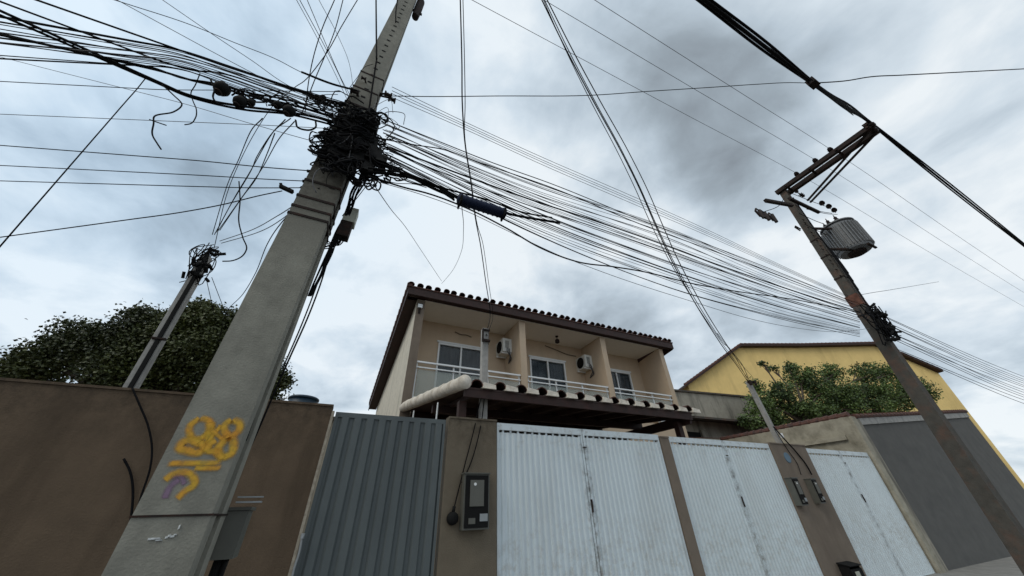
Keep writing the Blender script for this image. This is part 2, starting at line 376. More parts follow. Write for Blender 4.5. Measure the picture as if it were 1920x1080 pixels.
MB().box(x-.2,x+.2,4.80,4.82,z-.1,z+.16).box(x-.2,x-.18,4.82,4.999,z-.1,z+.22).box(x+.18,x+.2,4.82,4.999,z-.1,z+.22).box(x-.18,x+.18,4.82,4.999,z-.1,z-.08).build('case', K['plas'], t)
MB().hexa([(x-.22,4.78,z+.2),(x+.22,4.78,z+.2),(x+.22,4.999,z+.235),(x-.22,4.999,z+.235)],[(x-.22,4.78,z+.215),(x+.22,4.78,z+.215),(x+.22,4.999,z+.25),(x-.22,4.999,z+.25)]).build('lid', K['plas'], t)
MB().box(x-.1,x+.04,4.788,4.7995,z-.02,z+.12).build('label_plate', K['boxw'], t)
p = at(1477, 858, 4.99)
MB().lathe((p.x,4.999,p.z),(0,-1,0),[(0,.11),(.008,.11),(.012,.095)],24).build('house_number_plate', K['sticker'], None)
tag(bpy.data.objects['house_number_plate'], 'round blue plate above the meter boxes on the wide brown pillar', 'plate')

# ---------------------------------------------------------------- service posts on the wall
def post(name, A, B, w, mt, label, cat='post'):
    t = empty(name, (A.x, A.y, 0), label, cat)
    MB().beam(A, B, w, w, (0,1,0)).build('shaft', mt, t); return t
A, B = at(905,728,5.24), at(905,617,5.24); A.z = 0.; A.x = B.x = 1.98
t = post('service_post', A, B, .11, K['conc_post'], 'slim concrete service post rising through the edge of the tiled canopy')
MB().box(B.x-.075,B.x+.075,B.y-.1,B.y-.06,B.z-.28,B.z-.24).box(B.x-.07,B.x+.07,B.y-.09,B.y-.06,B.z-.06,B.z-.03).cyl((B.x-.07,B.y-.09,B.z-.05),(B.x-.07,B.y-.09,B.z-.3),.018).build('bracket', K['iron'], t)
MB().box(B.x+.056,B.x+.066,B.y-.05,B.y+.03,B.z-.32,B.z-.05).build('cable_clamp', K['iron'], t)
A, B = at(1462,830,5.08), at(1402,715,5.08)
t = post('service_post', V((A.x,A.y,2.70)), B, .095, K['conc_post'], 'leaning grey service post on top of the wide brown pillar')
MB().beam(B+V((-.12,-.06,-.06)), B+V((.14,-.06,-.03)), .04, .05).cyl(B+V((-.1,-.1,-.02)), B+V((-.1,-.1,-.14)), .035).cyl(B+V((.12,-.1,.0)), B+V((.12,-.1,-.12)), .03).build('bracket', K['iron'], t)
MB().cyl(A+V((.06,-.08,.1)), A+V((.06,-.08,.2)), .035).build('insulator', K['whitet'], t)
A, B = at(254,715,5.08), at(388,482,5.08)
t = post('service_post', V((A.x,A.y,2.70)), V((B.x,B.y,B.z)), .10, K['conc_post'], 'slim grey service post on the dark brown wall, left of the big pole')
MB().beam(V((A.x+.02,A.y-.066,2.8)), V((B.x+.02,B.y-.066,B.z)), .035, .03, (0,1,0)).build('conduit', K['plas'], t)
MB().box(A.x-.06,A.x+.07,A.y-.09,A.y-.05,3.4,3.42).build('strap', K['iron'], t)
PL = B.copy(); PL0 = A.copy()

# ---------------------------------------------------------------- main house
def barrel_roof(name, mt, P0, ux, uy, nx, ny, parent, pitch=.2, rowl=.38, r=.075, jitter=.012, n=6):
    """cap and channel tiles: P0 front-left corner, ux unit along the eave, uy unit up/down the slope"""
    mb = MB(); ux, uy = V(ux), V(uy); nrm = ux.cross(uy).normalized()
    for i in range(nx):
        for j in range(ny):
            b = P0+ux*(i*pitch+random.uniform(-jitter, jitter))+uy*(j*rowl)+nrm*(.02+random.uniform(-.010,.010))
            a0 = b; a1 = b+uy*(rowl+.05)+nrm*-.018; v0 = len(mb.v)
            for c, rr in ((a0, r), (a1, r*.86)):
                for k in range(n+1):
                    t = math.pi*k/n; mb.v.append(tuple(c+ux*math.cos(t)*rr+nrm*math.sin(t)*rr))
                for k in range(n, -1, -1):
                    t = math.pi*k/n; mb.v.append(tuple(c+ux*math.cos(t)*(rr-.014)+nrm*math.sin(t)*(rr-.014)))
            m = 2*(n+1)
            for k in range(m): mb.f.append((v0+k, v0+(k+1) % m, v0+m+(k+1) % m, v0+m+k))
            for k in range(n): mb.f.append((v0+k, v0+k+1, v0+m-2-k, v0+m-1-k))
    # channel bed
    return mb
H = empty('house', (1.03, 8, 0), 'two storey beige house with tiled roof and balconies over the widest white gate', 'house')
x0, x1, yf, yb2, zb = 1.03, 10.15, 8.0, 15.4, 9.1
SL = -.15
zt = 6.5
def ztop(y): return zt-.02+(y-yf)*SL
# side walls (with the sloping top), back wall, room wall behind the balconies, floor slab
MB().hexa([(x0,yf,0),(x0+.2,yf,0),(x0+.2,yb2,0),(x0,yb2,0)], [(x0,yf,zt),(x0+.2,yf,zt),(x0+.2,yb2,ztop(yb2)),(x0,yb2,ztop(yb2))]).build('side_wall', K['side'], H)
MB().box(x0+.003,x0+.22,yf-.012,yf-.001,0,zt-.03).build('corner_pilaster', K['brown3'], H)
MB().hexa([(x1-.2,yf,0),(x1,yf,0),(x1,yb2,0),(x1-.2,yb2,0)], [(x1-.2,yf,zt),(x1,yf,zt),(x1,yb2,ztop(yb2)),(x1-.2,yb2,ztop(yb2))]).build('side_wall', K['beige'], H)
MB().box(x0+.2,x1-.2,yb2-.2,yb2,0,ztop(yb2)).build('back_wall', K['beige'], H)
doors = [(1.97, 3.40), (5.04, 6.42), (8.0, 9.36)]; zd = 5.84; zf = 3.77
w = MB(); xs = x0+.2
for a, b in doors: w.box(xs, a, zb, zb+.15, zf, zt-.02); w.box(a, b, zb, zb+.15, zd, zt-.02); xs = b
w.box(xs, x1-.2, zb, zb+.15, zf, zt-.02); w.build('wall', K['beige'], H)
w = MB().box(x0+.2,x1-.2,yf+.02,yf+.2,0,zf-.45); w.build('ground_floor_wall', K['beige'], H)
MB().box(x0+.2,x1-.2,yf+.01,yb2-.2,zf-.45,zf).build('balcony_floor', K['beige'], H)
MB().box(x0+.2,x1-.2,yf-.02,zb+.15,zt-.02,zt+.004).build('ceiling', K['ceil'], H)
for xd in (4.14, 7.22):
    MB().box(xd, xd+.2, yf-.01, zb, zf, zt-.022).build('divider_wall', K['beige'], H)
for a, b in doors:
    d = MB().box(a,a+.05,zb-.03,zb+.06,zf,zd).box(b-.05,b,zb-.03,zb+.06,zf,zd).box(a+.05,b-.05,zb-.03,zb+.06,zd-.06,zd).box(a-.05,b+.05,zb-.045,zb-.002,zd,zd+.05).box((a+b)/2-.025,(a+b)/2+.025,zb-.02,zb+.05,zf,zd-.06).build('balcony_door', K['whitet'], H)
    MB().box(a+.05,b-.05,zb+.02,zb+.03,zf,zd-.06).build('pane', K['dglass'], d)
    m = MB(); n = 22
    for k in range(n):
        xa = a+.06+(b-a-.12)*k/n; xb = a+.06+(b-a-.12)*(k+1)/n; yy = zb+.09+.02*(k % 2); y2 = zb+.09+.02*((k+1) % 2)
        m.quad((xa,yy,zf+.02),(xb,y2,zf+.02),(xb,y2,zd-.08),(xa,yy,zd-.08))
    m.build('curtain', K['curtain'], d)
bays = [(x0+.22, 4.12), (4.36, 7.2), (7.44, x1-.22)]; zr = 4.76
for a, b in bays:
    m = MB().box(a,b,yf-.0,yf+.05,zr-.04,zr).box(a,b,yf+.01,yf+.04,zr-.17,zr-.14).box(a,b,yf+.01,yf+.04,zf+.08,zf+.11)
    n = 3
    for k in range(n+1):
        xx = a+(b-a-.04)*k/n; m.box(xx,xx+.04,yf+.055,yf+.09,zf,zr-.005)
    rl = m.build('balcony_railing', K['whitet'], H)
    for k in range(n):
        xa = a+(b-a-.04)*k/n+.05; xb = a+(b-a-.04)*(k+1)/n-.01
        MB().box(xa,xb,yf+.045,yf+.053,zf+.12,zr-.2).build('glass_panel', K['bglass'], rl)
for pp in (((1022,648),(1045,657),(1062,664),(1080,668)), ((853,622),(864,627),(874,628),(884,632))):
    MB().tube(cat_rom([at(x,y,zb-.03) for x,y in pp],5), .018, 6).build('wall_pipe', K['brown3'], H)
# roof: high at the street side, falling to the back
ex0, ex1, ey = .70, 10.55, 7.76
uy = V((0,1,SL)).normalized(); P0 = V((ex0+.08, ey-.05, 6.75))
nx = int((ex1-ex0)/.2); ny = int(7.9/.38)
nx = int((ex1-ex0)/.24)
rf = barrel_roof('roof', K['tile'], P0, (1,0,0), uy, nx, ny, H, pitch=.24, r=.088, jitter=.022).build('roof', K['tile'], H, True)
L_ = 7.95
def slab(xa, xb, ya, yb_, za, th, sl=SL, y_ref=None):
    y_ref = ya if y_ref is None else y_ref
    f = lambda y: za+(y-y_ref)*sl
    return [(xa,ya,f(ya)-th),(xb,ya,f(ya)-th),(xb,yb_,f(yb_)-th),(xa,yb_,f(yb_)-th)], [(xa,ya,f(ya)),(xb,ya,f(ya)),(xb,yb_,f(yb_)),(xa,yb_,f(yb_))]
MB().hexa(*slab(ex0, ex1, ey, ey+L_, 6.745, .035)).build('roof_deck', K['tile'], rf)
m = MB().box(ex0+.02,ex1-.02,ey+.02,ey+.06,6.49,6.705)                    # front fascia
m.hexa(*slab(ex0+.02,ex0+.05,ey+.062,ey+L_-.05,6.70,.22,y_ref=ey)); m.hexa(*slab(ex1-.05,ex1-.02,ey+.062,ey+L_-.05,6.70,.22,y_ref=ey))
m.box(ex0+.05,ex1-.05,ey+.062,yf-.025,6.515,6.53)
m.hexa(*slab(ex0+.052,x0-.003,ey+.3,ey+L_-.1,6.52,.02,y_ref=ey+.1))
m.build('fascia', K['wood'], H)
m = MB()
for k in range(int(L_/.3)):
    y = ey+k*.3; z = 6.75+(y-ey)*SL; m.tube([(ex0+.04,y,z+.03),(ex0+.04,y+.36,z+.03-.36*.2+.01)], [.075,.06], 10)
m.build('verge_tiles', K['tile'], rf)

def lamp(p, label, hang=False):
    t = empty('wall_lamp', p, label, 'lamp'); x, y, z = p
    if hang:
        MB().cyl((x,y,z),(x,y,z-.03),.05).cyl((x,y,z-.03),(x,y,z-.13),.012).build('stem', K['iron'], t)
        MB().lathe((x,y,z-.11),(0,0,-1),[(0,.03),(.03,.07),(.12,.075),(.15,.04)],12).build('shade', K['iron'], t)
    else:
        MB().box(x-.06,x+.06,y-.07,y,z,z+.11).build('shade', K['whitet'], t); MB().box(x-.07,x+.07,y-.08,y,z+.11,z+.125).box(x-.03,x+.03,y-.03,y,z-.16,z).build('cap', K['iron'], t)
lamp((1.12,7.995,6.22), 'small square lamp at the top left corner of the house front')
p = at(1042, 628, 8.55); lamp((p.x,8.5,6.478), 'dark pendant lamp under the ceiling of the middle balcony', True)

def ac(x, y, z, label):
    """outdoor unit hung on a divider wall, fan facing the left"""
    t = empty('air_conditioner', (x, y, z), label, 'air conditioner', 'air conditioner units on the balcony dividers')
    h = .44
    MB().box(x-.30,x-.001,y-.27,y+.27,z,z+h).build('case', K['acw'], t)
    MB().lathe((x-.302,y,z+.22),(-1,0,0),[(0,.19),(.012,.19),(.013,.17)],24).build('fan_grille', K['plas'], t)
    m = MB()
    for k in range(6): m.box(x-.22+.022*k,x-.212+.022*k,y-.277,y-.2705,z+.12,z+.36)
    m.build('side_vent', K['plasg'], t)
    MB().box(x-.32,x,y-.22,y-.18,z-.04,z-.002).build('bracket', K['whitet'], t); MB().box(x-.32,x,y+.16,y+.20,z-.04,z-.002).build('bracket', K['whitet'], t)
    MB().tube(cat_rom([(x-.1,y-.28,z+.1),(x-.12,y-.34,z-.05),(x-.05,y-.30,z-.2),(x-.02,y-.05,z-.28)],5),.018,6).tube(cat_rom([(x-.16,y-.28,z+.12),(x-.18,y-.33,z-.02),(x-.1,y-.32,z-.13),(x-.03,y-.1,z-.24)],5),.014,6).build('pipe', K['cable2'], t)
    return t
za = at(942,656,8.5).z
a1 = ac(4.139, 8.83, za, 'air conditioner unit on the left divider wall, beside the slim service post')
zb_ac = at(1090,684,8.5).z
copy_thing(a1, (3.08, .02, zb_ac-za), 'air conditioner unit on the right divider wall, beside the middle balcony door')

# ---------------------------------------------------------------- tiled canopy over the carport
C = empty('canopy', (1.5, 4.9, 0), 'low clay tiled carport canopy with dark wooden underside behind the white gate', 'canopy')
cy0, cy1 = 4.93, 7.97; czf, czb = 3.24, 3.56
def cx(y): return 1.53+(1.08-1.53)*(y-cy0)/(cy1-cy0)
cs = (czb-czf)/(cy1-cy0); uy = V((0,1,cs)).normalized()
mb = MB(); random.seed(3)
pitch = .397; n = 13; r = .104
xx = [1.76+k*pitch for k in range(n)]
for i, X_ in enumerate(xx):
    for j in range(8):
        y = cy0+j*.38; c0 = V((X_+random.uniform(-.012,.012), y, czf+.03+(y-cy0)*cs+random.uniform(-.006,.006))); c1 = c0+uy*.42-V((0,0,.02)); v0 = len(mb.v)
        for c, rr in ((c0, r), (c1, r*.86)):
            for k in range(9): t = math.pi*k/8; mb.v.append((c.x+math.cos(t)*rr, c.y, c.z+math.sin(t)*rr))
            for k in range(8, -1, -1): t = math.pi*k/8; mb.v.append((c.x+math.cos(t)*(rr-.014), c.y, c.z+math.sin(t)*(rr-.014)))
        m = 18
        for k in range(m): mb.f.append((v0+k, v0+(k+1) % m, v0+m+(k+1) % m, v0+m+k))
        for k in range(8): mb.f.append((v0+k, v0+k+1, v0+m-2-k, v0+m-1-k))
rfc = mb.build('roof', K['tile'], C, True)
m = MB()
for X_ in xx:                                  # mortar-filled channels between the caps
    X2 = X_+pitch/2; z = czf+.005
    m.hexa([(X2-.115,cy0-.03,z-.01),(X2+.115,cy0-.03,z-.012),(X2+.07,cy0+.5,z+.5*cs),(X2-.07,cy0+.5,z+.5*cs)],[(X2-.095,cy0-.026,z+.085),(X2+.108,cy0-.022,z+.06),(X2+.06,cy0+.5,z+.04+.5*cs),(X2-.06,cy0+.5,z+.04+.5*cs)])
m.build('eave_mortar', K['mortar'], rfc)
m = MB()
m.hexa([(cx(cy0),cy0+.03,czf-.03),(6.62,cy0+.03,czf-.03),(6.62,cy1,czb-.03),(cx(cy1),cy1,czb-.03)], [(cx(cy0),cy0+.03,czf),(6.62,cy0+.03,czf),(6.62,cy1,czb),(cx(cy1),cy1,czb)])
m.build('boarding', K['wood'], C)
m = MB().box(cx(cy0)+.03,6.6,cy0+.035,cy0+.075,czf-.15,czf-.032)
for k in range(9):
    X_ = 1.75+k*.58; m.beam((X_,cy0+.08,czf-.075),(X_,cy1,czb-.075),.06,.085)
m.beam((1.4,6.4,czf+.155-.17),(6.55,6.4,czf+.155-.17),.1,.14)
m.box(1.27,6.6,7.9,7.96,3.0,czb-.035)  # dark board added to deepen the shade at the back of the carport
m.box(6.54,6.6,cy0+.08,7.89,3.02,czf-.035)  # side board, also added to keep the space under the canopy dark
m.build('rafters_and_shade_boards', K['wood'], C)
for px_ in (1.62, 6.45): MB().box(px_-.06,px_+.06,5.2,5.32,0,czf-.153).build('post', K['wood'], C)
# rounded, mortared verge on the left side
m = MB(); 
pts = [(cx(cy0)+.02,cy0-.02,czf+.05), (cx(cy0+1)+.02,cy0+1,czf+.05+cs), (cx(cy0+2)+.02,cy0+2,czf+.05+2*cs), (cx(cy1)+.02,cy1,czb+.05)]
for k in range(8):
    f0 = k/8; f1 = (k+1.25)/8; a_ = V(pts[0]).lerp(V(pts[-1]), f0); b_ = V(pts[0]).lerp(V(pts[-1]), min(1.02, f1)); m.tube([a_+V((0,0,.012)), a_.lerp(b_,.5)+V((.006*(k%3-1),0,.006)), b_+V((0,0,-.012))], [.112,.104,.088], 14)
m.build('verge', K['mortar'], C, True)
for (px, py0, py1, yy) in ((776,772,790,6.9), (821,757,785,5.6)):
    a = at(px, py0, yy); 
    MB().cyl((a.x,yy,0),(a.x,yy,a.z+.02),.014,n=8).build('prop', K['whitet'], C)

# ---------------------------------------------------------------- neighbouring buildings
# stained grey building right of the house
t = empty('house', (12.9,10,0), 'low stained grey concrete building between the beige house and the yellow one', 'house')
MB().hexa([(12.3,10,0),(20,10,0),(20,13.5,0),(12.3,13.5,0)], [(12.3,10,5.72),(20,10,6.05),(20,13.5,6.05),(12.3,13.5,5.72)]).build('wall', K['greyw'], t)
MB().hexa([(12.2,9.93,5.722),(20,9.93,6.052),(20,13.6,6.052),(12.2,13.6,5.722)], [(12.2,9.93,5.80),(20,9.93,6.13),(20,13.6,6.13),(12.2,13.6,5.80)]).build('roof_edge', K['conc_dark'], t)
MB().hexa([(12.25,9.1,4.42),(18,9.1,4.5),(18,9.998,4.62),(12.25,9.998,4.55)], [(12.25,9.1,4.50),(18,9.1,4.58),(18,9.998,4.70),(12.25,9.998,4.63)]).build('awning', K['conc_dark'], t)
MB().box(12.6,13.4,9.95,9.998,3.2,4.1).build('window', K['plas'], t)
MB().box(13.45,13.75,9.9,9.998,3.1,4.2).build('downpipe_box', K['greyw'], t)
# low yard wall with broken terracotta behind the second white gate
t = wallbox('yard_wall', K['olive'], 9.6, 13.42, 3.62, 'low mottled plaster wall with terracotta edge below the green tree', 9.2, 9.35, K['tile'], dz=.12)
# side wall running back from the street right of the last white gate
t = empty('yard_wall', (13.5,5,0), 'tall mossy plaster side wall with clay coping above the farthest white gate', 'wall')
MB().box(13.5,13.68,5.0,9.5,0,3.68).build('wall_body', K['olive'], t)
MB().box(13.42,13.499,5.3,9.2,3.08,3.20).build('ledge', K['olive'], t)
m = MB()
for k in range(17): m.tube([(13.59,5.0+k*.26,3.715),(13.59,5.31+k*.26,3.70)], [.11,.095], 8)
m.build('coping_tiles', K['tile'], t)
MB().box(13.46,13.70,4.93,4.997,0,3.66).build('corner_pilaster', K['olive'], t)
# dark grey house at the right edge
t = empty('house', (13.75,5,0), 'dark grey rendered house front with clay tile edge at the right end of the street', 'house')
MB().hexa([(13.95,5,0),(24,5,0),(24,12,0),(13.95,12,0)], [(13.95,5,3.66),(24,5,4.6),(24,12,4.6),(13.95,12,3.66)]).build('wall', K['greyd'], t)
MB().box(13.702,13.948,4.95,5.3,0,3.62).build('pilaster', K['greyw'], t)
MB().hexa([(13.95,4.96,3.46),(24,4.96,4.40),(24,4.998,4.40),(13.95,4.998,3.46)], [(13.95,4.96,3.655),(24,4.96,4.595),(24,4.998,4.595),(13.95,4.998,3.655)]).build('plaster_band', K['conc_post'], t)
m = MB()
for k in range(38): m.tube([(13.8+k*.27,4.98,3.70+k*.27*.0935),(14.12+k*.27,4.98,3.715+k*.27*.0935)], [.075,.062], 8)
m.hexa([(13.8,4.99,3.665),(24,4.99,4.61),(24,12.1,4.61),(13.8,12.1,3.665)], [(13.8,4.99,3.70),(24,4.99,4.645),(24,12.1,4.645),(13.8,12.1,3.70)])
m.build('roof', K['tile'], t)
# yellow house behind
PA = at(1275,730,15.5); dr = V((math.cos(R(24.5)), -math.sin(R(24.5)), 0)); PB = PA+dr*10; bk = V((math.sin(R(24.5)), math.cos(R(24.5)), 0))
t = empty('house', (PA.x,PA.y,0), 'yellow painted house with a sloping tiled roof behind the green tree', 'house')
g = [atpl(px,py,PA,PB) for px,py in ((1290,722),(1386,652),(1500,652),(1640,649),(1760,700))]
g0 = [V((q.x,q.y,0)) for q in g]
ft = g+[V((g[-1].x,g[-1].y,0)), V((g[0].x,g[0].y,0))]
MB().hexa(ft[::-1], [q+bk*7 for q in ft[::-1]]).build('wall', K['yellow'], t)
def roofbar(pp, mt, name, over=.35, th=.12, par=None):
    m = MB()
    for a, b in zip(pp, pp[1:]):
        m.hexa([a-bk*over, b-bk*over, b+bk*7.2, a+bk*7.2], [a-bk*over+V((0,0,th)), b-bk*over+V((0,0,th)), b+bk*7.2+V((0,0,th)), a+bk*7.2+V((0,0,th))])
    return m.build(name, mt, par)
e = g[0]+(g[0]-g[1]).normalized()*.45
roofbar([e+V((0,0,.01))]+[q+V((0,0,.01)) for q in g[1:]], K['wood'], 'roof', par=t)
m = MB(); pp = [e]+g[1:]
for a, b in zip(pp, pp[1:]):
    n = max(2, int((b-a).length/.3))
    for k in range(n): m.tube([a.lerp(b,k/n)-bk*.28+V((0,0,.17)), a.lerp(b,(k+1.15)/n)-bk*.28+V((0,0,.15))], [.09,.075], 7)
m.build('verge_tiles', K['tile'], t)

# blue water tank on a low roof behind the brown wall
t = empty('outbuilding', (-3,12.2,0), 'low concrete roof behind the dark brown wall, under the blue water tank', 'building')
MB().box(-3.5,0.2,12.2,15.5,0,4.1).build('wall', K['greyw'], t); MB().box(-3.6,.3,12.1,15.6,4.102,4.20).build('roof', K['conc_dark'], t)
t = empty('water_tank', (-1.45,13,4.2), 'dark blue plastic water tank lid showing above the brown wall', 'water tank')
MB().lathe((-1.45,13,4.202),(0,0,1),[(0,.32),(.35,.40),(.62,.43)],28).build('tank_body', K['blue'], t, True)
MB().lathe((-1.45,13,4.824),(0,0,1),[(0,.46),(.05,.46),(.08,.42),(.13,.12),(.14,.02)],28).build('lid', K['blue'], t, True)

# ---------------------------------------------------------------- trees
def tree(name, base, crown, leaves, lm, label, size=.09, tr=.16, seed=1, limbs=None):
    rnd = random.Random(seed); t = empty(name, base, label, 'tree'); base = V(base)
    m = MB(); cen = sum((V(c[:3]) for c in crown), V((0,0,0)))/len(crown)
    fork = V((base.x, base.y, cen.z-1.6)) if cen.z-1.6 > 1 else V((base.x,base.y,1.6))
    m.tube(cat_rom([base, base+V((.05,.04,fork.z*.5)), fork], 5), [tr*(1-.35*k/10) for k in range(11)], 9)
    for c in crown:
        c3 = V(c[:3]); mid = fork.lerp(c3,.5)+V((rnd.uniform(-.15,.15),rnd.uniform(-.15,.15),.15))
        P = cat_rom([fork, mid, c3], 5); m.tube(P, [tr*.5*(1-.85*k/(len(P)-1)) for k in range(len(P))], 6)
        for q in range(4):
            e = c3+V((rnd.gauss(0,1),rnd.gauss(0,1),rnd.gauss(0,1))).normalized()*c[3]*.8
            m.tube([mid.lerp(c3,.6), e], [tr*.16,.008], 5)
    m.build('trunk', K['bark'], t)
    m = MB(); tot = sum(c[3]**2 for c in crown)
    for c in crown:
        c3 = V(c[:3]); n = int(leaves*c[3]**2/tot); k = 0
        tw = []
        for q in range(max(6, int(n/26))):
            d = V((rnd.gauss(0,1),rnd.gauss(0,1),rnd.gauss(0,.85))).normalized(); tw.append(c3+d*c[3]*(rnd.random()**.45)*1.03)
        for w_ in tw:
            sp = c[3]*.10+.04
            for q in range(26):
                p = w_+V((rnd.gauss(0,sp),rnd.gauss(0,sp),rnd.gauss(0,sp*.8)))
                a = V((rnd.gauss(0,1),rnd.gauss(0,1),rnd.gauss(-.3,.7))).normalized(); b = a.cross(V((rnd.gauss(0,1),rnd.gauss(0,1),rnd.gauss(0,1)))).normalized()
                L1 = size*rnd.uniform(.7,1.3); W1 = L1*.38; u = a.cross(b)*(L1*.12)
                m.quad(p, p+a*L1*.5+b*W1-u, p+a*L1, p+a*L1*.5-b*W1-u)
    m.build('crown', lm, t); return t
cr = []
rn = random.Random(5)
for (px, py, Y, rr) in ((262,625,9.2,.55),(300,640,9,.5),(350,610,9,.45),(395,600,8.8,.42),(430,625,9,.5),(330,680,9,.5),(380,665,8.8,.55),(440,680,9,.5),(285,700,9,.45),
                        (480,700,9,.5),(505,725,9,.38),(250,685,9,.5),(400,720,9,.5),(205,655,9.4,.5),(140,640,9.8,.45),(95,680,9.6,.5),(30,700,9.6,.4),(220,700,9,.5),(385,578,9,.22),(312,600,9.2,.2),(265,592,9.4,.2),(452,598,9,.2),(475,655,9,.4),(523,712,9,.25),(365,592,9.2,.3)):
    p = at(px,py,Y); cr.append((p.x,p.y,p.z,rr))
tree('mango_tree', (-3.6,9.3,0), cr, 90000, K['leafL'], 'dense dark green tree behind the brown wall, left of the big pole', .06, .2, 2)
cr = []
for (px, py, Y, rr) in ((1425,760,8.6,.55),(1460,740,8.2,.6),(1500,710,8,.65),(1450,790,8.6,.5),(1500,770,8,.7),(1540,735,7.6,.7),(1560,700,7.6,.5),(1590,740,7.2,.7),
                        (1540,775,7.8,.6),(1640,735,7,.7),(1620,700,7,.5),(1680,745,6.8,.7),(1415,725,8.8,.3),(1405,790,8.8,.35),(1660,700,7,.6),(1720,730,6.6,.7),(1480,690,8.2,.3),(1450,690,8.4,.18),(1430,682,8.5,.12),(1595,765,7.2,.6),(1650,770,6.8,.6)):
    p = at(px,py,Y); cr.append((p.x,p.y,p.z,rr*.98))
tree('leafy_tree', (17.6,8.1,0), cr, 40000, K['leafR'], 'bright green leafy tree in front of the yellow house', .085, .16, 4)

# ---------------------------------------------------------------- big near pole
PY = 2.3
P1 = empty('utility_pole', (-.6,2.45,0), 'big square concrete utility pole in front, wrapped in a tangle of cables', 'utility pole')
Zt = 9.6
def p1c(z):                                   # corners of the section at height z
    k = z/Zt
    xl = -.768+.035*k; xr = -.472-.035*k; yb_ = 2.66-.30*k
    return xl, xr, PY, yb_
def sec(z, g=0):
    xl, xr, ya, yb_ = p1c(z); return [(xl-g,ya-g,z),(xr+g,ya-g,z),(xr+g,yb_+g,z),(xl-g,yb_+g,z)]
# H-section shaft: two flanges and a recessed web on the side that faces the gates
m = MB()
zs = [0,1.2,2.4,3.6,4.8,6,7.2,8.4,Zt]
for a, b in zip(zs, zs[1:]):
    for rng in ((0,.34),(.34,.66),(.66,1)):
        def s2(z):
            xl, xr, ya, yb_ = p1c(z); y0 = ya+(yb_-ya)*rng[0]; y1 = ya+(yb_-ya)*rng[1]; ins = .045 if rng[0] == .34 else 0
            return [(xl+ins,y0,z),(xr-ins,y0,z),(xr-ins,y1,z),(xl+ins,y1,z)]
        m.hexa(s2(a), s2(b))
m.build('shaft', K['conc'], P1)
m = MB()
for k in range(22):
    z = 5.4+k*.17; xl, xr, ya, yb_ = p1c(z); xm = (xl+xr)/2
    m.box(xm-.022, xm+.022, ya-.0035, ya+.004, z, z+.03)
m.build('bolt_holes', K['plas'], P1)
m = MB()
for z in (at(620,352,PY).z, at(605,380,PY).z, at(594,398,PY).z, at(588,412,PY).z, 1.62, 5.55, 5.9):
    th = .008 if z < 2 else .022
    MB().hexa(sec(z,.006), sec(z+th,.006)).build('strap', K['iron'], P1)
for z, th in ((4.55,.05),(4.9,.04),(5.2,.03)): MB().hexa(sec(z,.008), sec(z+th,.008)).build('strap', K['iron'], P1)
def spray(name, strokes, col, y):
    """thin sprayed paint: each stroke a strip that thins out to both edges"""
    vs_, fs, al = [], [], []
    for si, (w, pts) in enumerate(strokes):
        P = cat_rom(pts, 6); yy = y-.00025*si; b0 = len(vs_)
        for k, p in enumerate(P):
            d = (P[min(k+1,len(P)-1)]-P[max(k-1,0)]).normalized(); nn = V((-d.z,0,d.x))*w*.68
            end = 0.25 if k in (0, len(P)-1) else 1
            for q, a in ((-1.15,0),(-.3,end),(.3,end),(1.15,0)): vs_.append((p.x+nn.x*q, yy, p.z+nn.z*q)); al.append(a)
        for k in range(len(P)-1):
            for c in range(3): i0 = b0+k*4+c; fs.append((i0,i0+1,i0+5,i0+4))
    mb = MB(); mb.v = vs_; mb.f = fs; o = mb.build(name, paint(col), P1)
    at_ = o.data.attributes.new('cover', 'FLOAT', 'POINT')
    for k, a in enumerate(al): at_.data[k].value = a
def paint(col):
    m = bpy.data.materials.new('spray_paint'); m.use_nodes = True; N = m.node_tree.nodes; L = m.node_tree.links
    b = N['Principled BSDF']; b.inputs['Base Color'].default_value = col+(1,); b.inputs['Roughness'].default_value = .8
    a = N.new('ShaderNodeAttribute'); a.attribute_name = 'cover'
    g = N.new('ShaderNodeNewGeometry'); t = N.new('ShaderNodeTexNoise'); t.inputs['Scale'].default_value = 40; t.inputs['Detail'].default_value = 6; L.new(g.outputs['Position'], t.inputs['Vector'])
    x = N.new('ShaderNodeMath'); x.operation = 'MULTIPLY'; L.new(a.outputs['Fac'], x.inputs[0]); 
    y = N.new('ShaderNodeMath'); y.operation = 'MULTIPLY_ADD'; L.new(t.outputs['Fac'], y.inputs[0]); y.inputs[1].default_value = 1.5; y.inputs[2].default_value = .12; L.new(y.outputs[0], x.inputs[1]); x.use_clamp = True
    t2 = N.new('ShaderNodeTexNoise'); t2.inputs['Scale'].default_value = 14; L.new(g.outputs['Position'], t2.inputs['Vector'])
    cm = N.new('ShaderNodeMix'); cm.data_type = 'RGBA'; L.new(t2.outputs['Fac'], cm.inputs[0]); cm.inputs[6].default_value = (col[0]*1.05, col[1]*.65, col[2]*.8, 1); cm.inputs[7].default_value = (col[0]*.9, col[1]*1.25, col[2]*1.2, 1); L.new(cm.outputs[2], b.inputs['Base Color'])
    tr = N.new('ShaderNodeBsdfTransparent'); ms = N.new('ShaderNodeMixShader'); L.new(x.outputs[0], ms.inputs[0]); L.new(tr.outputs[0], ms.inputs[1]); L.new(b.outputs[0], ms.inputs[2]); L.new(ms.outputs[0], N['Material Output'].inputs[0])
    return m
def G(*pp): return [at(240+x/4.154, 760+y/4.154, PY-.004) for x, y in pp]
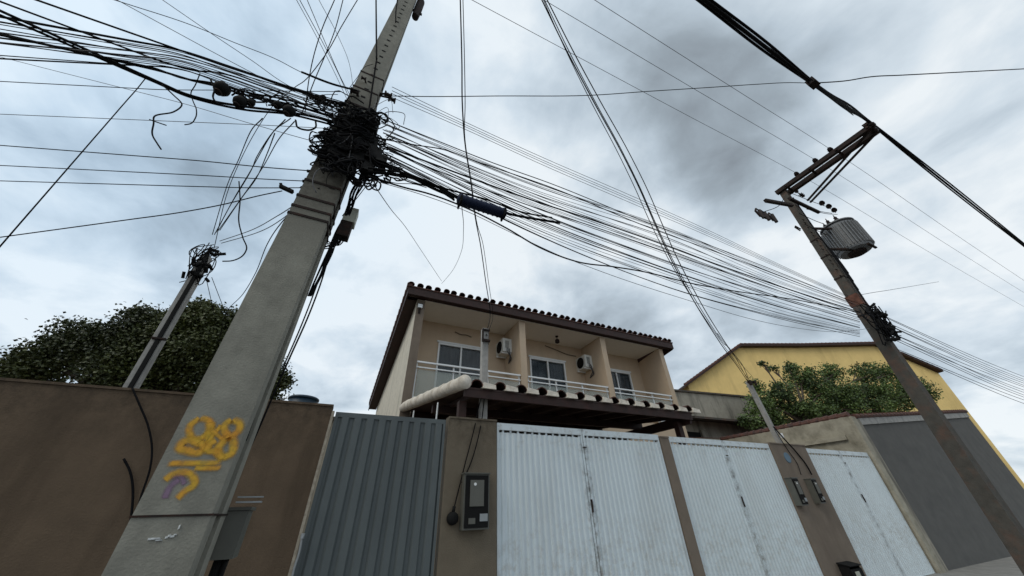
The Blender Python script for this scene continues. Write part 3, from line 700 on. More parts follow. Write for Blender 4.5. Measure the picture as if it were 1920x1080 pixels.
spray('graffiti', [(wd, q) for wd, q in ((.026,G((560,98),(490,150),(480,220),(530,262),(590,240),(640,190),(630,120),(560,98))), (.034,G((640,130),(640,200),(610,300),(560,362),(470,350),(405,325),(430,285),(500,275),(570,310))),
          (.018,G((725,150),(690,200),(640,262),(600,330))), (.018,G((650,190),(720,250),(770,285))), (.026,G((560,280),(600,330),(650,340))),
          (.030,G((810,112),(760,150),(750,200),(800,235),(860,200),(870,140),(810,112))), (.032,G((800,240),(735,290),(700,350),(740,400),(800,380),(825,310),(800,240))),
          (.026,G((690,270),(640,300),(620,350),(680,360),(740,420))), (.022,G((310,452),(500,450),(730,448))), (.020,G((520,485),(600,490),(725,486))),
          (.026,G((285,585),(350,535),(440,520),(510,560),(515,620),(450,665),(380,730))))], (.66,.36,.03), PY-.0034)
spray('graffiti_underpaint', [(.024, G((400,575),(340,620),(280,730))), (.018, G((340,560),(400,545),(440,620)))], (.25,.17,.24), PY-.0022)
m = MB(); 
for (x, y, w_, h) in ((205,1040,.022,.004),(322,1018,.006,.005),(345,1022,.007,.004),(398,950,.003,.009),(240,1052,.012,.0025),(368,1008,.006,.003),(300,1030,.005,.004)):
    q = G((x,y))[0]; m.hexa([(q.x-w_,PY-.004,q.z-h),(q.x+w_,PY-.006,q.z-h*.6),(q.x+w_,PY-.001,q.z-h*.6),(q.x-w_,PY-.001,q.z-h)], [(q.x-w_,PY-.004,q.z+h),(q.x+w_*.8,PY-.008,q.z+h),(q.x+w_*.8,PY-.001,q.z+h),(q.x-w_,PY-.001,q.z+h)])
m.build('torn_sticker', K['paper'], P1)
# equipment box behind the pole, low on the right side
q = at(430,1000,2.62)
t = empty('pole_box', (q.x,2.62,q.z), 'dark equipment box strapped behind the lower part of the big pole', 'equipment box')
zlo = at(410,1050,2.67).z; MB().box(q.x-.16,q.x+.045,2.67,2.82,zlo,q.z+.10).build('case', K['plasg'], t)
MB().box(q.x-.16,q.x+.055,2.66,2.83,q.z+.102,q.z+.118).build('lid', K['plasg'], t)
MB().cyl((q.x-.02,2.74,zlo-.16),(q.x-.02,2.74,zlo-.002),.025).cyl((q.x+.01,2.72,zlo-.2),(q.x+.015,2.72,zlo-.002),.012).build('cable_gland', K['plas'], t)
MB().box(q.x-.02,q.x+.10,2.60,2.63,q.z+.135,q.z+.143).box(q.x-.02,q.x+.10,2.60,2.63,q.z+.16,q.z+.166).build('bracket', K['galv'], t)
# transformer-side gear at the top of the frame
q = at(785, 22, 2.32)
t = empty('pole_equipment', (q.x,2.35,q.z), 'dark cylinder clamped at the top right of the big pole', 'equipment')
MB().lathe((q.x-.035,2.40,q.z-.06),(0,0,1),[(0,.02),(.02,.055),(.35,.065),(.75,.065)],14).build('casing', K['iron'], t)
MB().beam((q.x-.12,2.38,q.z+.12),(q.x+.05,2.38,q.z+.12),.03,.03).build('bracket', K['iron'], t)

# ---------------------------------------------------------------- right pole with transformer
A = at(1690,690,2.42); A = V((9.42,2.42,0)); B = at(1466,356,2.3)
hN = B.z
P2 = empty('utility_pole', (A.x,A.y,0), 'dark weathered utility pole with transformer at the right', 'utility pole')
def p2(z): return V((A.x,A.y,0)).lerp(V((B.x,B.y,B.z)), z/hN)
m = MB()
for a, b in ((0,.25),(.25,.5),(.5,.75),(.75,1.0)):
    def s3(k):
        c = p2(hN*k); w_ = .15-.065*k; d_ = .12-.045*k; return [(c.x-w_,c.y-d_,c.z),(c.x+w_,c.y-d_,c.z),(c.x+w_,c.y+d_,c.z),(c.x-w_,c.y+d_,c.z)]
    m.hexa(s3(a), s3(b))
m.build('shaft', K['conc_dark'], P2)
m = MB()
for z in (4.9, 5.9, 6.55, 7.1):
    c = p2(z); k = z/hN; w_ = .157-.065*k; d_ = .127-.045*k; MB().box(c.x-w_,c.x+w_,c.y-d_,c.y+d_,z,z+.035).build('strap', K['iron'], P2)
c = p2(5.25); MB().box(c.x-.128,c.x+.128,c.y-.112,c.y+.112,5.15,5.42).build('rust_stain', mat('rust_patch',(.13,.055,.036),.95,var=.5,scale=14), P2)
for k in range(13):
    z = 5.95+k*.155+.02*(k%3); c = p2(z); w_ = .15-.065*z/hN; MB().cyl((c.x-w_-.07-.02*(k%2),c.y-.05,z-.015),(c.x-w_+.004,c.y-.05,z),.011,n=6).build('step_bolt', K['iron'], P2)
# double crossarm over the street
E1 = atz(1612,222,B.z-.05); E2 = atz(1632,232,B.z-.05)
ca = empty('crossarm', (B.x,B.y,B.z), 'double dark crossarm reaching from the transformer pole over the street', 'crossarm')
S = V((B.x,B.y+.12,B.z-.08)); Ee = V((S.x+.02, E1.y-.02, S.z))
MB().beam(S+V((-.12,0,0)), Ee+V((-.12,0,0)), .10, .12).build('beam', K['iron'], ca)
MB().beam(S+V((.19,0,0)), Ee+V((.16,0,0)), .11, .13).build('beam', K['iron'], ca)
b0 = at(1510,380,2.3)
MB().cyl((b0.x-.03,2.22,b0.z),(Ee.x-.10,Ee.y+.08,S.z-.065),.032,n=6).build('brace', K['iron'], ca)
MB().cyl((b0.x+.10,2.22,b0.z-.02),(Ee.x+.14,Ee.y+.08,S.z-.07),.032,n=6).build('brace', K['iron'], ca)
m = MB()
for k in (.12,.4,.68,.97): y = S.y+(Ee.y-S.y)*k; m.box(S.x-.19,S.x+.26,y-.025,y+.025,S.z-.03,S.z+.03)
m.build('spacer_bolts', K['iron'], ca)
def insul(p, ax, label, s=1, group='pin insulators on the crossarm'):
    t = empty('insulator', p, label, 'insulator', group)
    MB().lathe(p, ax, [(0,.015),(.04*s,.015),(.045*s,.055*s),(.075*s,.03*s),(.08*s,.06*s),(.12*s,.03*s),(.125*s,.05*s),(.16*s,.03*s),(.175*s,.01)],12).build('shell', K['porc'], t)
    MB().cyl(V(p)-V(ax)*.05, V(p)+V(ax)*.04*s, .012, n=6).build('pin', K['iron'], t)
INS = []
for (px, py), nm in zip(((1478,318),(1513,292),(1540,270)), ('nearest the transformer pole', 'in the middle of the three on the crossarm', 'farthest out of the three on the crossarm')):
    q = atz(px,py,S.z+.10); p = V((S.x-.12, q.y, S.z+.052)); insul(p, V((0,0,1)), 'pin insulator '+nm); INS.append(p+V((0,0,.15)))
# gear at the arm end
m = empty('cable_clamp', Ee, 'cluster of dark clamps at the outer end of the crossarm', 'clamp')
MB().box(Ee.x-.2,Ee.x+.02,Ee.y-.06,Ee.y+.10,Ee.z+.055,Ee.z+.13).lathe(Ee+V((-.2,-.02,.02)),(1,0,.1),[(0,.03),(.05,.06),(.14,.06),(.2,.03)],10).build('casting', K['iron'], m)
MB().lathe(Ee+V((.05,.02,.03)),(1,.1,0),[(0,.03),(.04,.07),(.12,.07),(.18,.04)],10).build('insulator', K['porc'], m)
# small fittings on the pole
for i, (px, py, Y) in enumerate(((1485,354,2.2),(1497,362,2.2))):
    p = at(px,py,Y); insul(p, V((.5,-.2,-.8)).normalized(), ('upper' if i == 0 else 'lower')+' of two dark insulators hanging just below the crossarm', 1.1, 'insulators below the crossarm')
for i, (px, py) in enumerate(((1543,384),(1556,390),(1566,397))):
    p = at(px,py,2.12); insul(p, V((.35,0,.94)).normalized(), ('leftmost','middle','rightmost')[i]+' of three dark insulators above the transformer', 1.2, 'insulators above the transformer')
# lower arm with cut-outs
La, Lb = at(1435,376,2.25), at(1535,398,2.15)
c = p2((La.z+Lb.z)/2); 
lw = empty('crossarm', c, 'short lower crossarm on the transformer pole carrying fuses', 'crossarm')
MB().beam(La, at(1485,385,2.18), .07, .08).build('beam', K['iron'], lw); MB().beam(at(1480,372,2.15), Lb, .07, .08).build('beam', K['iron'], lw)
for i, (px, py) in enumerate(((1425,400),(1435,404),(1449,408))):
    p = at(px,py,2.2); t = empty('fuse_cutout', p, ('leftmost','middle','rightmost')[i]+' of three fuse cutouts hanging left of the transformer pole', 'fuse cutout', 'fuse cutouts')
    MB().tube([p+V((-.06,0,.12)),p+V((-.15,0,.01)),p+V((-.07,0,-.13))],.022,6).build('fuse_tube', K['iron'], t); MB().cyl(p+V((.05,0,.12)),p+V((.05,0,-.12)),.034,n=8).cyl(p+V((-.06,0,.12)),p+V((.05,0,.12)),.014,n=6).cyl(p+V((-.07,0,-.12)),p+V((.05,0,-.12)),.014,n=6).build('insulator', K['porc'], t)
p = at(1492,425,2.2); t = empty('bracket', p, 'small dark bracket on the left side of the transformer pole', 'bracket')
MB().tube([p+V((.2,0,0)),p+V((0,0,.02)),p+V((-.08,0,-.05)),p+V((.1,0,-.09))],.015,6).build('rod', K['iron'], t)
p = at(1470,407,2.2)
# transformer
tc = at(1590,452,2.02)
T = empty('transformer', (tc.x,tc.y,tc.z), 'grey ribbed transformer tank hung on the right pole', 'transformer')
axz = V((0,0,1)); rad = .36; hh = .86
zb_ = tc.z-.38
MB().lathe((tc.x,tc.y,zb_),(0,0,1),[(0,rad*.55),(.02,rad*.88),(.06,rad*.93),(hh-.04,rad*.93),(hh,rad*.85)],28).build('tank', K['tank'], T, False)
m = MB()
for k in range(34):
    a = 2*math.pi*k/34; d = V((math.cos(a),math.sin(a),0)); m.beam(V((tc.x,tc.y,zb_+.08))+d*rad*.98, V((tc.x,tc.y,zb_+hh-.08))+d*rad*.98, .016, .07, d)
m.build('cooling_fins', K['tank'], T)
MB().lathe((tc.x,tc.y,zb_+hh+.001),(0,0,1),[(0,rad*1.02),(.03,rad*1.02),(.05,rad*.8),(.08,rad*.3)],28).build('lid', K['tank'], T)
MB().lathe((tc.x,tc.y,zb_-.05),(0,0,1),[(0,rad*.5),(.049,rad*.52)],28).build('base_ring', K['iron'], T)
for k in range(3):
    a = R(110+55*k); p = V((tc.x+math.cos(a)*.18, tc.y+math.sin(a)*.18, zb_+hh+.05)); MB().lathe(p,(0,0,1),[(0,.04),(.04,.055),(.06,.03),(.1,.05),(.12,.03),(.16,.04),(.2,.012),(.26,.008)],10).build('bushing', K['porc'], T)
for zz in (zb_+.02, zb_+hh-.12):
    c = p2(zz+.02); MB().beam((c.x,c.y,zz),(tc.x-.2*(tc.x-c.x),tc.y,zz),.05,.05).build('mount_bracket', K['iron'], T)
MB().beam(V((tc.x-.2,tc.y-.3,zb_-.02)),V((tc.x+.2,tc.y-.3,zb_-.02)),.05,.04).build('lug', K['iron'], T)

# ---------------------------------------------------------------- wires
NW = 0
def wire(P, r, label, cat='cable', group=None, name='overhead_cable', mt='cable', per=8, ext0=0, ext1=0, n=5):
    P = [V(p) for p in P]
    Q = cat_rom(P, per)
    if ext0: Q = [Q[0]+(Q[0]-Q[1]).normalized()*ext0]+Q
    if ext1: Q = Q+[Q[-1]+(Q[-1]-Q[-2]).normalized()*ext1]
    o = MB().tube(Q, r, n).build(name, K[mt], None, True); return tag(o, label, cat, group)
def wy(px, Y, *a, **k): return wire([at(x, y, Y) for x, y in px], *a, **k)
rw = random.Random(11)
# (1) bundle from the big pole to the right pole
G1 = 'thin cables strung between the two utility poles'
for i in range(34):
    u = (i+rw.uniform(-.4,.4))/33; Y = 2.3+rw.uniform(-.16,.12)
    s = (722+rw.uniform(-8,8), 228+70*u+rw.uniform(-4,4)); md = (1240+rw.uniform(-20,20), 422+108*u+rw.uniform(-5,5)); e = (1612, 572+58*u+rw.uniform(-4,4))
    q1 = (980, (s[1]+(md[1]-s[1])*.50)+8+6*u+rw.uniform(-2,2)); q2 = (1430, (md[1]+e[1])/2+5+4*u)
    wy([s,q1,md,q2,e], Y, rw.choice((.0028,.0032,.004,.0048)), 'thin cable in the dense fan of lines between the two utility poles', group=G1, mt=rw.choice(('cable','cable2','cable2')))
for i, dy in enumerate((-5, 0, 4, 9)):
    wy([(735,170+dy*1.4),(860,228+dy),(1017,300+dy),(1170,366+dy),(1320,432+dy*.8),(1450,493+dy*.5),(1590,556+dy*.3)], 2.2+.04*i, .0032, 'thin line of the upper group running above the main cable fan', group='upper group of thin lines between the utility poles', mt='cable')
wy([(715,222),(815,262),(910,300),(1035,345),(1200,412),(1320,456),(1598,566)], 2.22, .0055, 'black cable just above the main fan, leaving the pole tangle at its top')
wy([(725,275),(840,318),(1000,376),(1110,412),(1220,450),(1320,487),(1460,536),(1612,585)], 2.2, .009, 'thickest straight black cable through the middle of the fan')
wy([(730,283),(840,328),(1000,388),(1110,424),(1220,462),(1320,497),(1460,545),(1612,592)], 2.26, .006, 'second black cable just below the thickest straight one')
wy([(725,262),(780,272),(830,280),(900,305),(1035,352),(1200,420),(1320,464),(1600,570)], 2.18, .006, 'black cable that leaves the tangle level and then dips into the fan')
wy([(690,330),(760,352),(800,362),(870,388),(950,428),(1010,463),(1080,490),(1150,500),(1200,508),(1300,532),(1380,546),(1480,560),(1612,586)], 2.14, .008, 'thick sagging black cable hanging lowest from the tangle to the right pole')
wy([(700,338),(800,368),(870,394),(950,432),(1040,475),(1130,510),(1300,566),(1400,596),(1500,616),(1560,622),(1630,616)], 2.1, .003, 'single thin line sagging below all others above the house roof', mt='cable2')
wy([(690,322),(770,332),(830,355),(870,378),(950,400),(1050,418)], 2.16, .014, 'short thick black lead with a splice sleeve, ending in a cut tip', name='splice_lead')
wy([(690,315),(760,325),(830,352),(905,372),(980,398),(1035,408)], 2.13, .009, 'black lead lying along the top of the navy splice sleeve', name='splice_lead')
a, b = at(857,372,2.14), at(949,402,2.14); d = (b-a).normalized(); Ls = (b-a).length
t = empty('splice_sleeve', a, 'fat navy ribbed splice sleeve on the cable right of the tangle', 'splice sleeve')
MB().lathe(a, d, [(0,.02),(.012,.052)]+[x for k in range(10) for x in ((.012+(Ls-.024)*(k+.2)/10,.053),(.012+(Ls-.024)*(k+.5)/10,.060),(.012+(Ls-.024)*(k+.8)/10,.053))]+[(Ls-.012,.052),(Ls,.02)],16).build('sleeve', K['bluesleeve'], t, True)
for (x, y) in ((862,384),(944,408)):
    p = at(x,y,2.12); MB().box(p.x-.008,p.x+.008,p.y-.06,p.y+.06,p.z-.0,p.z+.08).build('tie', K['cable'], t)
# (2) lines leaving the big pole to the left
GL = 'thin cables leaving the big pole to the left'
wy([(676,172),(620,158),(560,133),(520,112),(440,80),(345,42),(240,8)], 2.2, .0032, 'upper left line that crosses above the thick left cable', mt='cable', ext1=14)
wy([(670,170),(625,158),(565,135)], 2.18, .010, 'short thick black tail hanging on the upper left line near the pole', name='cable_tail')
wy([(655,200),(550,166),(432,127),(340,95),(240,60)], 2.2, .0075, 'upper thick black cable running left from the tangle', ext1=14)
wy([(640,205),(500,150),(432,115),(330,60),(240,11)], 2.3, .003, 'thin line rising steeply to the top left corner', mt='cable2', ext1=14)
wy([(650,195),(550,165),(470,112),(410,72),(305,0)], 2.35, .003, 'thin line rising steepest to the top edge left of the pole', mt='cable', ext1=8)
wy([(650,235),(500,165),(400,135),(370,133),(300,114),(240,92)], 2.25, .007, 'second thick black cable running left, just above the splice domes', ext1=14)
wy([(660,240),(600,222),(540,210),(460,200),(400,190),(345,175),(300,155),(240,128)], 2.2, .010, 'lowest thick black cable running left below the splice domes', ext1=14)
wy([(660,245),(600,228),(540,214),(460,206),(400,194),(345,178),(300,158),(240,132)], 2.22, .009, 'thick black cable lashed to the lowest left cable', ext1=14)
wy([(640,225),(540,195),(450,175),(400,160),(365,152),(300,133),(240,119)], 2.24, .009, 'thick bundle cable through the splice domes', ext1=14)
wy([(640,220),(540,188),(450,170),(400,156),(340,146),(290,128),(240,117)], 2.18, .007, 'knotted black cable twisted along the splice dome bundle', ext1=14)
for i in range(16):
    u = i/15; wy([(655+rw.uniform(-8,8),195+45*u),(540,160+45*u+rw.uniform(-3,3)),(430,122+42*u+rw.uniform(-3,3)),(330,92+38*u+rw.uniform(-3,3)),(240,74+50*u+rw.uniform(-4,4))], 2.3+rw.uniform(-.12,.12), rw.choice((.0028,.0035,.005)), 'thin cable in the loose bundle running left from the tangle', group=GL, mt=rw.choice(('cable','cable2')), ext1=14)
DM = [(415,165,.058),(449,190,.05),(541,207,.05),(520,196,.035),(470,192,.03),(605,183,.03)]
for i, (x, y, r_) in enumerate(DM):
    p = at(x,y,2.2); t = empty('splice_dome', p, ['largest round black splice dome, leftmost on the left cables','second black splice dome, just below the leftmost one','black splice dome closest to the pole among the big three','small dark clamp left of the third splice dome','small dark clamp right of the second splice dome','flat dark clamp on the cables next to the pole'][i], 'splice dome', 'splice domes on the left cables')
    MB().lathe(p-V((0,0,r_)),(.15,0,1),[(0,r_*.3),(r_*.25,r_*.8),(r_*.8,r_),(r_*1.5,r_*.85),(r_*1.9,r_*.3)],14).build('dome', K['plas'], t, True)
    MB().lathe(p-V((0,0,r_*1.25)),(.15,0,1),[(0,r_*.5),(r_*.2,r_*.55)],12).build('collar', K['iron'], t)
# dangling ends on the left
wy([(303,158),(325,178),(341,196),(325,210),(290,218),(288,232),(286,254),(294,268),(302,280)], 2.2, .005, 'frayed black cable end dangling left below the thick cables', name='loose_cable')
wy([(280,224),(300,231),(312,235)], 2.2, .004, 'tiny cable stub on the frayed dangling end', name='loose_cable')
wy([(375,138),(366,160),(358,175),(362,190),(368,205),(366,222),(357,232),(346,234)], 2.2, .004, 'thin hooked cable end curling below the first splice dome', name='loose_cable')
wy([(395,150),(402,165),(402,188),(412,196)], 2.18, .007, 'black jumper loop left of the largest splice dome', name='loose_cable')
wy([(554,225),(560,240),(578,244),(592,238),(592,228)], 2.18, .008, 'black U shaped loop hanging below the left cables near the pole', name='loose_cable')
wy([(272,148),(256,168),(240,186),(200,232)], 2.3, .0035, 'short line slanting down to the left edge', ext1=2)
# far level lines from houses on the left to the pole
def drop(px, A, B, *a, **k): return wire([atpl(x,y,A,B) for x,y in px], *a, **k)
for i, (pp, r_, lb, m_) in enumerate((
    ([(640,172),(400,169),(300,168),(240,165)], .004, 'level line crossing left behind the splice domes', 'cable'),
    ([(640,242),(600,240),(480,234),(360,229),(240,224)], .003, 'level thin line passing just below the left cables', 'cable2'),
    ([(640,278),(600,268),(475,233),(340,193),(250,170)], .003, 'thin line slanting down right below the splice domes', 'cable2'),
    ([(592,321),(500,314),(380,302),(240,291)], .0045, 'highest of the level lines reaching the left side of the pole', 'cable'),
    ([(582,340),(500,336),(380,329),(240,322)], .004, 'middle of the level lines reaching the left side of the pole', 'cable'),
    ([(582,352),(460,352),(380,350),(240,346)], .004, 'lowest of the level lines reaching the left side of the pole', 'cable'),
    ([(529,358),(490,366),(420,383),(340,398),(240,412)], .0045, 'line drooping from the small clamp towards the left edge', 'cable'))):
    A_ = V((-.75,2.34,4)); B_ = V((-6,4.4+.15*i,4)); drop(pp, A_, B_, r_, lb, mt=m_, name='service_drop', ext1=10)
for i, (x, y) in enumerate(((588,321),(580,340),(577,352))):
    p = atpl(x,y,V((-.75,2.34,4)),V((-6,4.5,4))); t = tag(MB().cyl(p+V((-.05,.02,0)),p+V((.09,-.02,0)),.013,n=8).build('drop_clamp', K['plas'], None), ('highest','middle','lowest')[i]+' black drop clamp on the left side of the pole', 'clamp', 'drop clamps on the pole')
p = at(537,355,2.36)
tag(MB().beam(p+V((-.05,0,.015)),p+V((.05,0,-.01)),.03,.025).beam(p+V((-.055,0,.045)),p+V((-.03,0,.0)),.015,.02).build('drop_clamp', K['plas'], None), 'black drop clamp hanging in the air left of the pole', 'clamp')
wy([(560,352),(590,345),(610,330)], 2.34, .0035, 'short wire tying the hanging clamp to the pole', name='service_drop')
# (3) crossing lines from the top edge to the tangle
XB = V((-2.2,-4,8))
for i, (pp, r_, B_, lb) in enumerate((
    ([(657,190),(640,150),(600,70),(562,0)], .003, (-3,-3,8), 'line from the tangle to the top edge, leftmost of those slanting left'),
    ([(650,185),(632,146),(590,62),(556,0)], .0025, (-3.2,-3,8), 'faint line running beside the leftmost one that slants left'),
    ([(660,185),(641,150),(612,85),(576,0)], .003, (-2.8,-3,8), 'line from the tangle to the top edge, second of those slanting left'),
    ([(664,180),(655,120),(635,70),(598,0)], .0022, (-2.4,-3,8), 'faintest line from the tangle to the top edge'),
    ([(572,210),(579,150),(585,118),(600,65),(627,0)], .0045, (-1.2,-3,8), 'line slanting right to the top edge, leftmost of three'),
    ([(565,215),(590,150),(612,98),(630,50),(643,0)], .0045, (-1.1,-3,8), 'line slanting right to the top edge, middle of three'))):
    A_ = at(pp[0][0],pp[0][1],2.3); drop(pp, A_, V(B_), r_, lb, name='service_drop', ext1=6)
lp = V((PL.x,PL.y,PL.z))
pp = [(400,438),(430,350),(465,272),(505,207),(550,166),(590,130),(612,100),(640,50),(670,0)]
wire([lp+V((.05,-.06,.1))]+[at(x,y,lp.y+(2.3-lp.y)*((x-400)/190.) if x < 590 else 2.3-(x-590)*.006) for x,y in pp[1:]], .0045, 'long drop line from the left service post past the tangle to the top edge', name='service_drop', ext1=5)
for i, (pp, lb) in enumerate((
    ([(398,440),(425,350),(447,300),(468,250),(492,222)], 'leftmost drop line rising from the left service post'),
    ([(402,440),(440,370),(470,320),(505,258),(535,224)], 'drop line second from the left above the left service post'),
    ([(405,436),(432,385),(468,325),(482,293),(510,250),(545,222)], 'middle drop line rising from the left service post'),
    ([(408,434),(450,375),(490,318),(520,265),(552,228)], 'drop line nearest the big pole above the left service post'),
    ([(412,432),(452,373),(480,335),(500,290),(515,250)], 'short drop line crossing the others above the left service post'))):
    y1 = 2.28
    wire([at(x,y,lp.y-.08+(y1-lp.y+.08)*k/(len(pp)-1)) for k,(x,y) in enumerate(pp)], .005, lb, name='service_drop')
wy([(448,340),(450,375),(448,418),(455,445),(462,468),(452,482),(435,489),(417,490)], 4.3, .008, 'thin loop of slack cable hanging right of the left service post', name='loose_cable')
wire([at(412,452,5.0),at(470,432,4.2),at(520,405,3.2),at(552,385,2.4)], .005, 'upper pale line from the left post to the big pole', name='service_drop', mt='cable2')
wire([at(415,456,5.0),at(480,437,4.2),at(530,410,3.2),at(570,375,2.4)], .005, 'lower pale line from the left post to the big pole', name='service_drop', mt='cable2')
wire([at(574,370,2.4),at(530,415,3.0),at(500,460,3.8),at(480,510,4.6),at(455,552,5.4),at(425,585,6.2),at(410,640,7.2)], .005, 'wavy line dropping from the big pole behind to the tree', name='service_drop')
for (x0_,x1_,lb) in ((386,402,'thin tail from the left post down into the tree, left one'),(397,424,'thin tail from the left post down into the tree, right one')):
    wire([at(x0_,520,5.1),at((x0_+x1_)/2,555,5.4),at(x1_,590,5.9)], .004, lb, name='service_drop')
# knot of connectors on the left post
t = empty('cable_connectors', lp, 'black knot of connectors wrapped around the top of the left service post', 'connectors')
for k in range(26):
    u = rw.random(); p = lp+V((rw.gauss(0,.07)*(1.3-u),rw.gauss(-.03,.05),-.42+u*.68)); a = V((rw.gauss(0,1),rw.gauss(0,1),rw.gauss(0,1))).normalized()
    MB().cyl(p-a*.045,p+a*.045,rw.uniform(.016,.03),n=7).build('connector', K['plas'], t)
m = MB()
for k in range(10):
    q = [lp+V((rw.gauss(0,.08),rw.gauss(-.04,.05),rw.uniform(-.5,.25))) for _ in range(5)]; m.tube(cat_rom(q,5),.006,5)
m.build('cable_loops', K['cable'], t)
MB().cyl(lp+V((.09,-.06,.03)), lp+V((.2,-.06,.08)), .02, n=8).build('drop_clamp', K['plas'], t)
wire([at(248,728,4.97),at(262,760,4.96),at(278,800,4.96),at(285,850,4.96),at(281,880,4.96),at(265,930,4.96),at(250,985,4.96)], .009, 'black cable hanging down the brown wall, left of the big pole', name='wall_cable')
wire([at(232,860,4.97),at(244,885,4.97),at(249,915,4.97),at(247,960,4.97),at(240,1010,4.97)], .010, 'curved black cable at the left edge of the brown wall', name='wall_cable')
# (4) vertical risers on the big pole
for i, (pp, Y, r_, lb) in enumerate((
    ([(705,-60),(705,0),(705.5,60),(706,112)], 2.26, .011, 'thick black cable hanging straight down beside the big pole top'),
    ([(748,-30),(745,0),(742,25),(742,42)], 2.26, .010, 'short black cable beside the pole at the top edge'),
    ([(706,112),(700,150),(694,190),(688,230)], 2.27, .010, 'black riser running down the front of the big pole into the tangle'))):
    wy(pp, Y, r_, lb, name='riser_cable', ext0=(3 if i < 2 else 0))
GR = 'riser cables on the right side of the big pole'
for i in range(9):
    o_ = i*2.2
    wire([at(698-o_*.6+rw.uniform(-5,5),320,2.45), at(668+rw.uniform(-4,6)-o_*.5,362,2.5), at(655+rw.uniform(-6,6)-o_*.3,395,2.5), at(640+rw.uniform(-7,5)-o_*.3,430,2.52), at(622+rw.uniform(-5,4)-o_*.3,470,2.52), at(600-o_*.3+rw.uniform(-2,3),520,2.54), at(583-o_*.3,555,2.55)], .006, 'black riser cable clinging to the right side of the pole below the tangle', group=GR, name='riser_cable')
wire([at(622,462,2.55),at(600,535,2.6),at(575,600,2.62),at(548,660,2.64),at(530,700,2.66),at(480,815,2.68),at(450,880,2.69),at(435,925,2.7)], .006, 'black cable running down the right edge of the pole to the box', name='riser_cable')
wire([at(616,470,2.52),at(592,540,2.56),at(560,622,2.6),at(530,690,2.63)], .005, 'thin line swinging away from the right edge of the pole', name='riser_cable')
m = MB(); 
q0, q1, q2_ = at(566,560,2.46), at(520,650,2.50), at(478,760,2.52)
wire([V((-.508,2.44,at(582,540,2.4).z)), V((-.503,2.46,2.5)), V((-.50,2.47,2.1)), V((-.497,2.48,1.97))], .007, 'black cable inside the groove of the pole', name='riser_cable')
# white box
p = at(655,405,2.55)
t = empty('terminal_box', p, 'small cream terminal box hung on the right side of the big pole', 'terminal box')
q = at(668,394,2.5); z1, z0 = q.z, at(655,440,2.5).z
cxx = at(657,410,2.55).x
MB().box(cxx-.055,cxx+.05,2.50,2.60,(z0+z1)/2-.0,z1+.02).build('case', K['boxw'], t)
MB().box(cxx-.06,cxx+.035,2.505,2.59,z0-.02,(z0+z1)/2-.002).build('base', K['iron'], t)
for i in range(6):
    tag(MB().tube(cat_rom([V((cxx+rw.uniform(-.04,.03),2.54,z0)), V((cxx-.02,2.54,z0-rw.uniform(.05,.14))), V((cxx-.10-rw.uniform(0,.05),2.53,z0-rw.uniform(.08,.2))), V((cxx-.17,2.52,z0-rw.uniform(.15,.3)))],6), .005, 5).build('loose_cable', K['cable'], None), 'slack black loop under the cream terminal box on the pole', 'cable', 'slack loops under the cream box')
# (5) tangle on the pole: slack coils, spare loops and racks
def coil(c, rx, rz, turns, label, tilt=0, ydir=0, r_=.0055, grp='slack cable coils tangled on the big pole', wob=.09):
    P = []; c = V(c); ph = rw.uniform(0,6.28); N_ = int(turns*11); f1, f2 = rw.uniform(1.3,2.7), rw.uniform(0,6.28)
    for k in range(N_+1):
        a = ph+2*math.pi*turns*k/N_; j = 1+wob*math.sin(a*f1+f2)+rw.uniform(-wob,wob)*.6
        p = V((math.cos(a)*rx*j, math.sin(a)*ydir*j+rw.uniform(-.015,.015), math.sin(a*1.0+.4*math.sin(a*f1))*rz*j)); p.rotate(Matrix.Rotation(tilt,3,'Y')); P.append(c+p)
    o = MB().tube(cat_rom(P,3), r_, 5).build('cable_coil', K['cable'], None, True); tag(o, label, 'cable coil', grp)
for k in range(46):        # round the pole
    z = rw.uniform(4.25,5.05); xl, xr, ya, yb_ = p1c(z); xm = (xl+xr)/2; u = abs(z-4.75)
    coil((xm+rw.uniform(-.02,.04),(ya+yb_)/2+rw.uniform(-.05,.0),z), rw.uniform(.15,.20)-.04*u, rw.uniform(.03,.20), rw.choice((.7,.9,1,1.6)), 'black cable looped around the pole inside the tangle', ydir=rw.uniform(.15,.20), tilt=rw.uniform(-.5,.5), r_=rw.choice((.004,.006,.010)), wob=.22)
for k in range(44):
    y = rw.uniform(208,322); x = 690-(y-190)*.34+rw.gauss(0,15); p = at(x,y,rw.uniform(2.14,2.26)); coil(p, rw.uniform(.03,.08), rw.uniform(.05,.17), rw.choice((.8,1.3,2)), 'slack black coil bunched on the front of the tangle', tilt=rw.uniform(-1.2,1.2), ydir=.03, r_=rw.choice((.003,.006,.009)), wob=.3)
for (x, y) in ((606,268),(612,285),(622,275),(600,260)):
    coil(at(x,y,2.3), .075, .12, 3, 'loose round coil hanging off the left side of the tangle', tilt=rw.uniform(0,.6), ydir=.03, r_=.004)
for (x, y) in ((705,300),(718,290),(725,318),(700,322),(690,318),(712,330),(700,280),(712,275),(735,325),(745,330),(690,335),(675,335),(710,262),(720,300),(738,312),(700,310),(683,325),(696,345)):
    coil(at(x,y,2.25), .055, .09, rw.choice((1.2,2)), 'loose coil on the right side of the tangle', tilt=rw.uniform(-1,1.2), ydir=.03, r_=rw.choice((.004,.007)), wob=.3)
m = MB()
t = empty('splice_enclosure', at(672,238,2.2), 'cluster of black splice boxes buried in the tangle on the pole', 'splice box')
